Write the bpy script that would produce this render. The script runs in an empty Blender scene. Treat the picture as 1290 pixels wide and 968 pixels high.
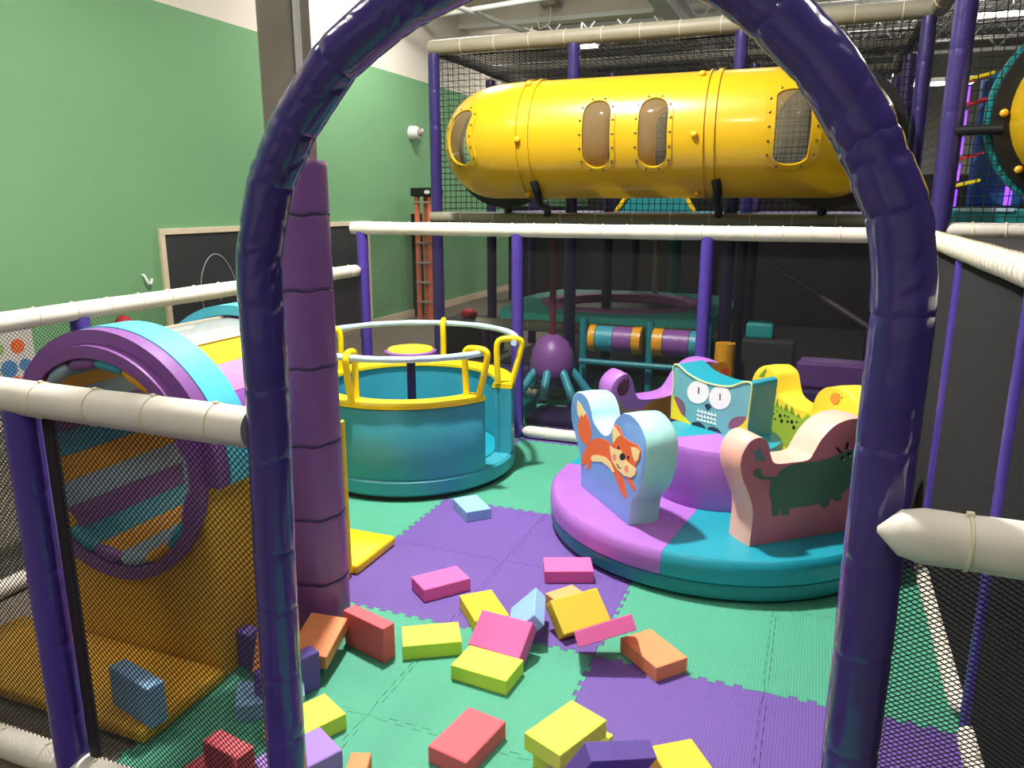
import bpy, bmesh, math, random
from mathutils import Vector, Matrix
random.seed(7)
S = bpy.context.scene
C = S.collection
R = math.radians

# ------------------------------------------------------------ camera
cd = bpy.data.cameras.new('camera'); cam = bpy.data.objects.new('camera', cd); C.objects.link(cam)
cam.location = (0, 0, 1.66); cam.rotation_euler = (R(90 - 13.25), 0, R(21.4))
cd.sensor_fit = 'HORIZONTAL'; cd.sensor_width = 36; cd.lens = 972 / 1290 * 36
cd.clip_start = 0.02; cd.clip_end = 200
S.camera = cam
# ------------------------------------------------------------ world, lights, exposure
w = bpy.data.worlds.new('world'); S.world = w; w.use_nodes = True
w.node_tree.nodes['Background'].inputs[0].default_value = (.75, .82, 1, 1)
w.node_tree.nodes['Background'].inputs[1].default_value = 0.3
S.view_settings.view_transform = 'Standard'; S.view_settings.look = 'None'
S.view_settings.gamma = 1; S.view_settings.use_curve_mapping = False
S.view_settings.exposure = 0.2
def area(loc, sx, sy, power, col=(1, .97, .92), rot=(0, 0, 0), spread=180):
    l = bpy.data.lights.new('area_light', 'AREA'); l.shape = 'RECTANGLE'; l.size = sx; l.size_y = sy
    l.energy = power; l.color = col; l.spread = R(spread)
    o = bpy.data.objects.new('area_light', l); C.objects.link(o); o.location = loc; o.rotation_euler = rot
    return o
# (x, y, z, power, size along x, size along y): the fixtures below hang at these points
LAMPS = [(-1.9, 3.4, 4.75, 320, .22, .22), (-4.2, 8.6, 4.75, 112, .3, 1.3), (-4.2, 1.2, 4.75, 18, .3, 1.3),
         (1.9, 2.0, 4.75, 26, .3, 1.3), (-1.2, -1.6, 4.75, 62, .3, 1.3), (-.9, 9.4, 4.75, 34, .3, 1.3), (2.4, 8.5, 4.75, 34, .3, 1.3),
         (-4.0, 13.4, 4.3, 60, .3, 1.0), (2.34, 14.0, 4.36, 90, 1.3, .3), (1.0, 16.5, 3.75, 90, 2.6, .3)]
for x, y, z, p, sx, sy in LAMPS:
    area((x, y, z - .06), sx, sy, p)
    area((x, y, z + .12), sx, sy, max(p, 60) * (.25 if p > 300 else .6), rot=(math.pi, 0, 0))      # upward fill light added above each fixture to brighten the roof deck

# ------------------------------------------------------------ materials
def lin(c): return tuple((v / 255 / 12.92 if v / 255 <= .04045 else ((v / 255 + .055) / 1.055) ** 2.4) for v in c) + (1,)
MATS = {}
def mat(name, rgb, rough=.5, bump=0, scale=60, var=0, vscale=3, metal=0, emit=0, coat=0, kind='noise', alpha=1, spec=.5, trans=0):
    m = bpy.data.materials.new(name); m.use_nodes = True; nt = m.node_tree; N = nt.nodes; L = nt.links
    b = N['Principled BSDF']; b.inputs['Base Color'].default_value = lin(rgb); b.inputs['Roughness'].default_value = rough
    b.inputs['Metallic'].default_value = metal; b.inputs['Specular IOR Level'].default_value = spec
    if coat: b.inputs['Coat Weight'].default_value = coat; b.inputs['Coat Roughness'].default_value = .08
    if trans: b.inputs['Transmission Weight'].default_value = trans; b.inputs['IOR'].default_value = 1.05
    if alpha < 1: b.inputs['Alpha'].default_value = alpha
    if emit: b.inputs['Emission Color'].default_value = lin(rgb); b.inputs['Emission Strength'].default_value = emit
    tc = N.new('ShaderNodeTexCoord')
    if var:
        n = N.new('ShaderNodeTexNoise'); n.inputs['Scale'].default_value = vscale; n.inputs['Detail'].default_value = 4
        L.new(tc.outputs['Object'], n.inputs['Vector'])
        mr = N.new('ShaderNodeMapRange'); mr.inputs[1].default_value = .3; mr.inputs[2].default_value = .7
        mr.inputs[3].default_value = 1 - var; mr.inputs[4].default_value = 1 + var
        L.new(n.outputs['Fac'], mr.inputs[0])
        mx = N.new('ShaderNodeMix'); mx.data_type = 'RGBA'; mx.blend_type = 'MULTIPLY'; mx.inputs[0].default_value = 1
        mx.inputs[6].default_value = lin(rgb); L.new(mr.outputs[0], mx.inputs[7]); L.new(mx.outputs[2], b.inputs['Base Color'])
    if bump:
        if kind == 'ridge':
            t = N.new('ShaderNodeTexWave'); t.wave_type = 'BANDS'; t.bands_direction = 'X'; t.inputs['Scale'].default_value = scale
            t.inputs['Distortion'].default_value = .6
            t.inputs['Detail'].default_value = 0
        else:
            t = N.new('ShaderNodeTexNoise'); t.inputs['Scale'].default_value = scale; t.inputs['Detail'].default_value = 3
        L.new(tc.outputs['Object'], t.inputs['Vector'])
        bp = N.new('ShaderNodeBump'); bp.inputs['Strength'].default_value = bump; bp.inputs['Distance'].default_value = .01
        L.new(t.outputs['Fac'], bp.inputs['Height']); L.new(bp.outputs[0], b.inputs['Normal'])
    MATS[name] = m; return m
def vinyl(n, c, r=.38, b=.12): return mat(n, c, r, b, 45, .05, 5)
mat('mat_green', (76, 160, 130), .7, .16, 30, .04, 2, kind='ridge')
mat('mat_purple', (106, 78, 156), .7, .16, 30, .04, 2, kind='ridge')
mat('arch_purple', (66, 54, 126), .15, .7, 9, .08, 6, coat=.5)
mat('post_purple', (78, 58, 150), .28, .3, 25, .06, 6, coat=.3)
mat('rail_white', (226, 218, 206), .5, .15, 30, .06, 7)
mat('tie_cream', (226, 216, 186), .45)
mat('pillar_purple', (124, 80, 142), .33, .35, 12, .05, 5)
mat('seam_dark', (48, 34, 84), .7)
mat('wall_green', (112, 160, 114), .85, .08, 120, .03, 1)
mat('wall_cream', (222, 214, 200), .85, .05, 100, .03, 1)
mat('grey_wall', (120, 122, 116), .9)
mat('ceiling_grey', (205, 203, 198), .8)
mat('steel_white', (225, 225, 222), .5)
mat('steel_grey', (150, 140, 128), .5, .1, 30, .12, 6)
mat('carpet', (110, 100, 88), .95, .4, 200, .25, 90)
mat('net_black', (10, 10, 12), .8)
mat('net_dark', (14, 14, 16), .8)
mat('strap_black', (42, 34, 42), .6)
mat('black_metal', (22, 22, 24), .4)
mat('trampoline_teal', (90, 235, 225), .5); mat('trampoline_pink', (235, 140, 225), .5)
mat('strap_red', (96, 34, 44), .6)
mat('chalkboard', (40, 42, 44), .75, .05, 20, .15, 4)
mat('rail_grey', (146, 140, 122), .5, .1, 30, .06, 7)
mat('frame_beige', (214, 198, 168), .6, .05, 20, .05, 9)
mat('chalk', (185, 185, 185), .95)
vinyl('teal', (58, 154, 172)); vinyl('teal_dark', (34, 128, 140)); vinyl('aqua', (92, 208, 230)); vinyl('sea', (30, 150, 170))
vinyl('yellow', (246, 214, 22)); vinyl('yellow_deep', (226, 160, 30)); vinyl('orchid', (170, 108, 196)); vinyl('plum', (132, 82, 152))
vinyl('mauve', (150, 98, 168)); vinyl('grey_blue', (150, 172, 186)); vinyl('ice', (170, 226, 222)); vinyl('sky', (120, 164, 226))
vinyl('salmon', (250, 186, 168)); vinyl('rose', (196, 116, 132)); vinyl('lemon', (250, 222, 62)); vinyl('owl_teal', (116, 180, 184))
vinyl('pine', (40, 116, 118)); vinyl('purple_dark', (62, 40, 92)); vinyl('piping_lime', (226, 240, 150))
mat('yellow_mesh', (232, 178, 44), .6, .1, 40, .04, 5)
for n, c in dict(carpet_yellow=(246, 214, 30), carpet_pink=(220, 150, 200), carpet_purple=(158, 84, 186), carpet_blue=(150, 180, 215)).items():
    mat(n, c, .9, .6, 220, .22, 160)
mat('rope_blue', (186, 212, 226), .6, .4, 40, .08, 30)
mat('clear_vinyl', (205, 212, 210), .12, .2, 6, alpha=.35)
mat('tube_yellow', (214, 172, 26), .3, .03, 8, .03, 2, coat=.3)
def translucent(m, f):
    nt = m.node_tree; b = nt.nodes['Principled BSDF']; out = nt.nodes['Material Output']
    t = nt.nodes.new('ShaderNodeBsdfTranslucent'); t.inputs[0].default_value = b.inputs['Base Color'].default_value
    x = nt.nodes.new('ShaderNodeMixShader'); x.inputs[0].default_value = f
    nt.links.new(b.outputs[0], x.inputs[1]); nt.links.new(t.outputs[0], x.inputs[2]); nt.links.new(x.outputs[0], out.inputs[0])
translucent(MATS['tube_yellow'], .15)
mat('tube_pane', (215, 200, 160), .06, alpha=.14)
mat('bolt_grey', (120, 100, 60), .35, metal=.7)
mat('bolt_yellow', (235, 170, 30), .4)
for n, c in dict(foam_pink=(230, 104, 168), foam_lime=(216, 232, 84), foam_red=(228, 98, 108), foam_orange=(234, 146, 98), foam_amber=(240, 192, 58),
                 foam_yellow=(244, 222, 50), foam_blue=(140, 182, 222), foam_purple=(104, 82, 164), foam_lavender=(160, 128, 206), foam_peach=(238, 166, 104)).items():
    mat(n, c, .8, .08, 150, .02, 8)
for n, c in dict(fox_orange=(238, 108, 48), cream=(252, 230, 158), cheek_pink=(244, 156, 128), black=(24, 24, 28), hippo_green=(78, 112, 96), white=(250, 246, 242),
                 butterfly_teal=(100, 130, 140), croc_lime=(160, 196, 60), croc_green=(120, 158, 52), chick_orange=(246, 160, 60), turtle_orange=(176, 110, 46),
                 turtle_beige=(160, 120, 100), turtle_brown=(90, 34, 62), turtle_red=(186, 62, 50), owl_navy=(44, 48, 68), owl_mauve=(134, 90, 112), bright_yellow=(250, 222, 30)).items():
    mat(n, c, .5)
mat('ladder_orange', (216, 118, 84), .5, .1, 30, .15, 12)
mat('lamp_glow', (255, 250, 240), emit=9)
mat('violet_glow', (140, 70, 255), emit=1.6)
mat('climb_blue', (34, 88, 130), .4); mat('toy_red', (190, 40, 50), .5); mat('post_purple_shaded', (54, 42, 104), .28, .3, 25, .06, 6, coat=.3)  # post purple darkened, shade on the upper posts put into the colour
mat('dark_panel', (25, 23, 25), .9, .2, 80, .2, 9)
mat('deck_teal', (30, 140, 142), .45); mat('deck_purple', (104, 62, 132), .5); mat('deck_dark', (40, 38, 42), .8)
mat('poster_white', (200, 196, 188), .6); mat('poster_blue', (70, 120, 170), .6); mat('ball_orange', (214, 102, 50), .6); mat('poster_green', (150, 170, 110), .6)

# ------------------------------------------------------------ helpers
def origin(p):
    v = Vector((0, 0, 0))
    while p: v += p.location; p = p.parent
    return v
def obj(name, bm, m, parent=None, local=False, smooth=False, label=None):
    """link a bmesh as ONE mesh object; coordinates are world ones unless local"""
    me = bpy.data.meshes.new(name)
    bmesh.ops.recalc_face_normals(bm, faces=bm.faces)
    if parent is not None and not local: bmesh.ops.translate(bm, verts=bm.verts, vec=-origin(parent))
    bm.to_mesh(me); bm.free()
    for k in (m if isinstance(m, (list, tuple)) else [m]): me.materials.append(MATS[k])
    if smooth:
        for p in me.polygons: p.use_smooth = True
        try: me.set_sharp_from_angle(angle=R(smooth if smooth > 1 else 40))
        except Exception: pass
    o = bpy.data.objects.new(name, me); C.objects.link(o)
    if parent is not None: o.parent = parent
    if label: o['label'] = label
    return o
def thing(name, label, cat, loc=(0, 0, 0), rz=0, group=None):
    o = bpy.data.objects.new(name, None); C.objects.link(o); o.location = loc; o.rotation_euler = (0, 0, rz)
    o['label'] = label; o['category'] = cat
    if group: o['group'] = group
    return o
def part(name, parent, loc=(0, 0, 0)):
    o = bpy.data.objects.new(name, None); C.objects.link(o); o.location = loc; o.parent = parent; return o
def tag(o, label, cat, group=None):
    o['label'] = label; o['category'] = cat
    if group: o['group'] = group
    return o
def struct(o): o['kind'] = 'structure'; return o
def stuff(o): o['kind'] = 'stuff'; return o
def box(bm, x0, x1, y0, y1, z0, z1, bev=0, seg=2):
    r = bmesh.ops.create_cube(bm, size=1)
    vs = r['verts']
    bmesh.ops.scale(bm, vec=(abs(x1 - x0), abs(y1 - y0), abs(z1 - z0)), verts=vs)
    bmesh.ops.translate(bm, vec=((x0 + x1) / 2, (y0 + y1) / 2, (z0 + z1) / 2), verts=vs)
    if bev:
        es = list({e for v in vs for e in v.link_edges})
        bmesh.ops.bevel(bm, geom=es, offset=bev, segments=seg, profile=.5, affect='EDGES', clamp_overlap=True)
    return bm
def B(*a, **k): return box(bmesh.new(), *a, **k)
def frame(d):
    d = Vector(d).normalized(); up = Vector((0, 0, 1)) if abs(d.z) < .9 else Vector((0, 1, 0))
    a = d.cross(up).normalized(); return a, a.cross(d).normalized()
def sweep(bm, pts, rad, n=12, closed=False, cap=True, fn=None, ref=None):
    """tube of radius rad (number or list) along pts"""
    pts = [Vector(p) for p in pts]; k = len(pts); rings = []
    pa = None
    for i, p in enumerate(pts):
        if closed: d = pts[(i + 1) % k] - pts[i - 1]
        else: d = pts[min(i + 1, k - 1)] - pts[max(i - 1, 0)]
        d = d.normalized() if d.length > 1e-9 else Vector((0, 0, 1))
        if pa is None:
            a, b = frame(d) if ref is None else (Vector(ref), None)
        a = (a - d * a.dot(d)).normalized(); b = d.cross(a); pa = a
        r = rad[i] if isinstance(rad, (list, tuple)) else rad
        ring = []
        for j in range(n):
            t = 2 * math.pi * j / n
            rr = r * (fn(i, t) if fn else 1)
            ring.append(bm.verts.new(p + a * (rr * math.cos(t)) + b * (rr * math.sin(t))))
        rings.append(ring)
    m = k if closed else k - 1
    for i in range(m):
        A, D = rings[i], rings[(i + 1) % k]
        for j in range(n):
            bm.faces.new((A[j], A[(j + 1) % n], D[(j + 1) % n], D[j]))
    if cap and not closed:
        bm.faces.new(rings[0][::-1]); bm.faces.new(rings[-1])
    return bm
def rod(p, q, r, n=10): return sweep(bmesh.new(), [p, q], r, n)
def resample(pts, step):
    pts = [Vector(p) for p in pts]; out = [pts[0]]
    for a, b in zip(pts, pts[1:]):
        k = max(1, int((b - a).length / step)); out += [a.lerp(b, (i + 1) / k) for i in range(k)]
    return out
def catmull(pts, sub=6, closed=False):
    pts = [Vector(p) for p in pts]; n = len(pts); out = []
    for i in range(n if closed else n - 1):
        if closed: p0, p1, p2, p3 = pts[i - 1], pts[i], pts[(i + 1) % n], pts[(i + 2) % n]
        else: p0, p1, p2, p3 = pts[max(i - 1, 0)], pts[i], pts[i + 1], pts[min(i + 2, n - 1)]
        for k in range(sub):
            t = k / sub
            out.append(.5 * ((2 * p1) + (-p0 + p2) * t + (2 * p0 - 5 * p1 + 4 * p2 - p3) * t * t + (-p0 + 3 * p1 - 3 * p2 + p3) * t ** 3))
    if not closed: out.append(pts[-1])
    return out
def sleeve(pts, r, n=20, pinch=.12, wr=.03, step=.014, seed=0, end=.012, nf=5):
    """one puffy foam sleeve section, pinched and creased at both ends"""
    rn = random.Random(seed); pts = resample(pts, step)
    s = [0]
    for a, b in zip(pts, pts[1:]): s.append(s[-1] + (b - a).length)
    Lh = s[-1]
    ph = [(rn.uniform(0, 6.28), rn.randint(3, 9), rn.uniform(.5, 1)) for _ in range(4)]
    big = [(rn.uniform(0, 6.28), rn.uniform(.2, .8) * Lh, rn.uniform(.6, 1.2), rn.uniform(-40, 40)) for _ in range(nf)]
    rad = [r * (1 - pinch * (math.exp(-(x / end) ** 2) + math.exp(-((Lh - x) / end) ** 2))) for x in s]
    def fn(i, t):
        x = s[i]; e = math.exp(-x / .035) + math.exp(-(Lh - x) / .035)
        v = sum(math.sin(t * k + p) * w for p, k, w in ph) * .25 * e
        for p, x0, w, sl in big:
            dt = math.atan2(math.sin(t - p), math.cos(t - p))
            dd = (x - x0) + dt * sl * .0006 * 3
            v -= w * math.exp(-(dd / .008) ** 2 - (dt / .7) ** 2) * .8
        return 1 + wr * v
    bm = bmesh.new(); sweep(bm, pts, rad, n, fn=fn, ref=None)
    return bm
def lathe(bm, prof, c=(0, 0), n=48, a0=0, a1=360, capends=True, mi=0):
    """revolve (r, z) profile round the vertical axis at c"""
    full = abs(a1 - a0) >= 360; k = n if full else n + 1; rows = []
    for i in range(k):
        a = R(a0 + (a1 - a0) * i / n)
        rows.append([bm.verts.new((c[0] + r * math.cos(a), c[1] + r * math.sin(a), z)) for r, z in prof])
    P = len(prof)
    for i in range(n):
        A, D = rows[i], rows[(i + 1) % k]
        for j in range(P):
            if j == P - 1 and prof[0][0] < 1e-6 and prof[-1][0] < 1e-6: continue
            q = (A[j], A[(j + 1) % P], D[(j + 1) % P], D[j])
            try: f = bm.faces.new(q); f.material_index = mi
            except ValueError: pass
    if not full and capends:
        bm.faces.new(rows[0]); bm.faces.new(rows[-1][::-1])
    bmesh.ops.remove_doubles(bm, verts=bm.verts, dist=1e-5)
    return bm
def extr(bm, poly, y0, y1, ax='y'):
    """extrude a closed polygon of (s, z) pairs between two depths"""
    f = {'y': lambda s, z, d: (s, d, z), 'x': lambda s, z, d: (d, s, z), 'z': lambda s, z, d: (s, z, d)}[ax]
    A = [bm.verts.new(f(s, z, y0)) for s, z in poly]; D = [bm.verts.new(f(s, z, y1)) for s, z in poly]
    n = len(poly); bm.faces.new(A); bm.faces.new(D[::-1])
    for i in range(n): bm.faces.new((A[i], A[(i + 1) % n], D[(i + 1) % n], D[i]))
    return bm
def net(name, parent, P0, U, V, w, h, sp, th, diag=True, m='net_black', wob=0):
    """knotted net: real strands crossing in a rectangle at P0 spanned by unit vectors U, V"""
    P0, U, V = Vector(P0), Vector(U), Vector(V); N = U.cross(V).normalized(); bm = bmesh.new()
    def strand(a, b, off):
        p, q = P0 + U * a[0] + V * a[1], P0 + U * b[0] + V * b[1]
        d = (q - p).normalized(); s = d.cross(N) * th / 2; t = N * th / 2
        k = 1 if not wob else max(1, int((q - p).length / .3)); prev = None
        for i in range(k + 1):
            c = p.lerp(q, i / k) + N * off
            if wob:
                u, v = (c - P0).dot(U), (c - P0).dot(V)
                c = c + U * (wob * math.sin(v * 2.9 + 1.3 * math.sin(u * 1.7))) + V * (wob * math.sin(u * 2.3 + v)) * .8 + N * wob * math.sin(u * 3 + v * 2)
            ring = [bm.verts.new(c + s), bm.verts.new(c + t), bm.verts.new(c - s), bm.verts.new(c - t)]
            if prev:
                for j in range(4): bm.faces.new((prev[j], prev[(j + 1) % 4], ring[(j + 1) % 4], ring[j]))
            prev = ring
    if diag:
        k = sp * math.sqrt(2)
        c = -h + k / 2
        while c < w:                      # rising strands u - v = c
            a = (max(c, 0), max(-c, 0)); e = min(w - a[0], h - a[1])
            if e > .002: strand(a, (a[0] + e, a[1] + e), 0)
            c += k
        c = k / 2
        while c < w + h:                  # falling strands u + v = c
            a = (min(c, w), max(c - w, 0)); e = min(a[0], h - a[1])
            if e > .002: strand(a, (a[0] - e, a[1] + e), th * .4)
            c += k
    else:
        x = sp / 2
        while x < w: strand((x, 0), (x, h), 0); x += sp
        x = sp / 2
        while x < h: strand((0, x), (w, x), th * .4); x += sp
    return stuff(obj(name, bm, m, parent))
def post(parent, x, y, z0, z1, r=.043, m='post_purple', sec=.21, seed=1, tie=True):
    """steel post in foam sleeves; every sleeve is a piece"""
    p = part('post', parent, (x, y, z0))
    n = max(1, round((z1 - z0) / sec)); h = (z1 - z0) / n
    for i in range(n):
        obj('foam_sleeve', sleeve([(x, y, z0 + i * h), (x, y, z0 + (i + 1) * h)], r, 16, .035, .012, .02, seed * 31 + i, .007), m, p, smooth=40)
    return p
def rail(parent, p, q, r=.045, m='rail_white', ties=.19, seed=1, cone0=0, cone1=0, name='rail', tiem='tie_cream'):
    """padded rail with a cable tie every few hands"""
    p, q = Vector(p), Vector(q); L = (q - p).length; d = (q - p) / L
    rn = random.Random(seed); pts = resample([p, q], .03); bm = bmesh.new()
    def rr(x):
        v = r * (1 + .02 * math.sin(x * 9 + seed))
        if cone0 and x < cone0: v *= max(.12, math.sqrt(x / cone0))
        if cone1 and L - x < cone1: v *= max(.12, math.sqrt((L - x) / cone1))
        if ties:
            k = (x % ties) / ties; v *= 1 - .035 * math.exp(-(min(k, 1 - k) * ties / .012) ** 2)
        return v
    sweep(bm, pts, [rr((a - p).length) for a in pts], 20)
    o = obj(name, bm, m, parent, smooth=50)
    if ties:
        a, b = frame(d)
        k = 1
        while k * ties < L - .03:
            x = k * ties; c = p + d * x
            t = bmesh.new(); R0 = rr(x) * 1.015
            ring = [c + a * (R0 * math.cos(u)) + b * (R0 * math.sin(u)) for u in [i * math.pi / 10 for i in range(20)]]
            sweep(t, ring, .0032, 6, closed=True)
            box(t, c.x - .005, c.x + .005, c.y - .005, c.y + .005, c.z + R0 - .002, c.z + R0 + .006)
            tt = obj('tie', t, tiem, None, smooth=40)
            for v in tt.data.vertices: v.co -= origin(o)
            tt.parent = o
            k += 1
    return o

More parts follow.
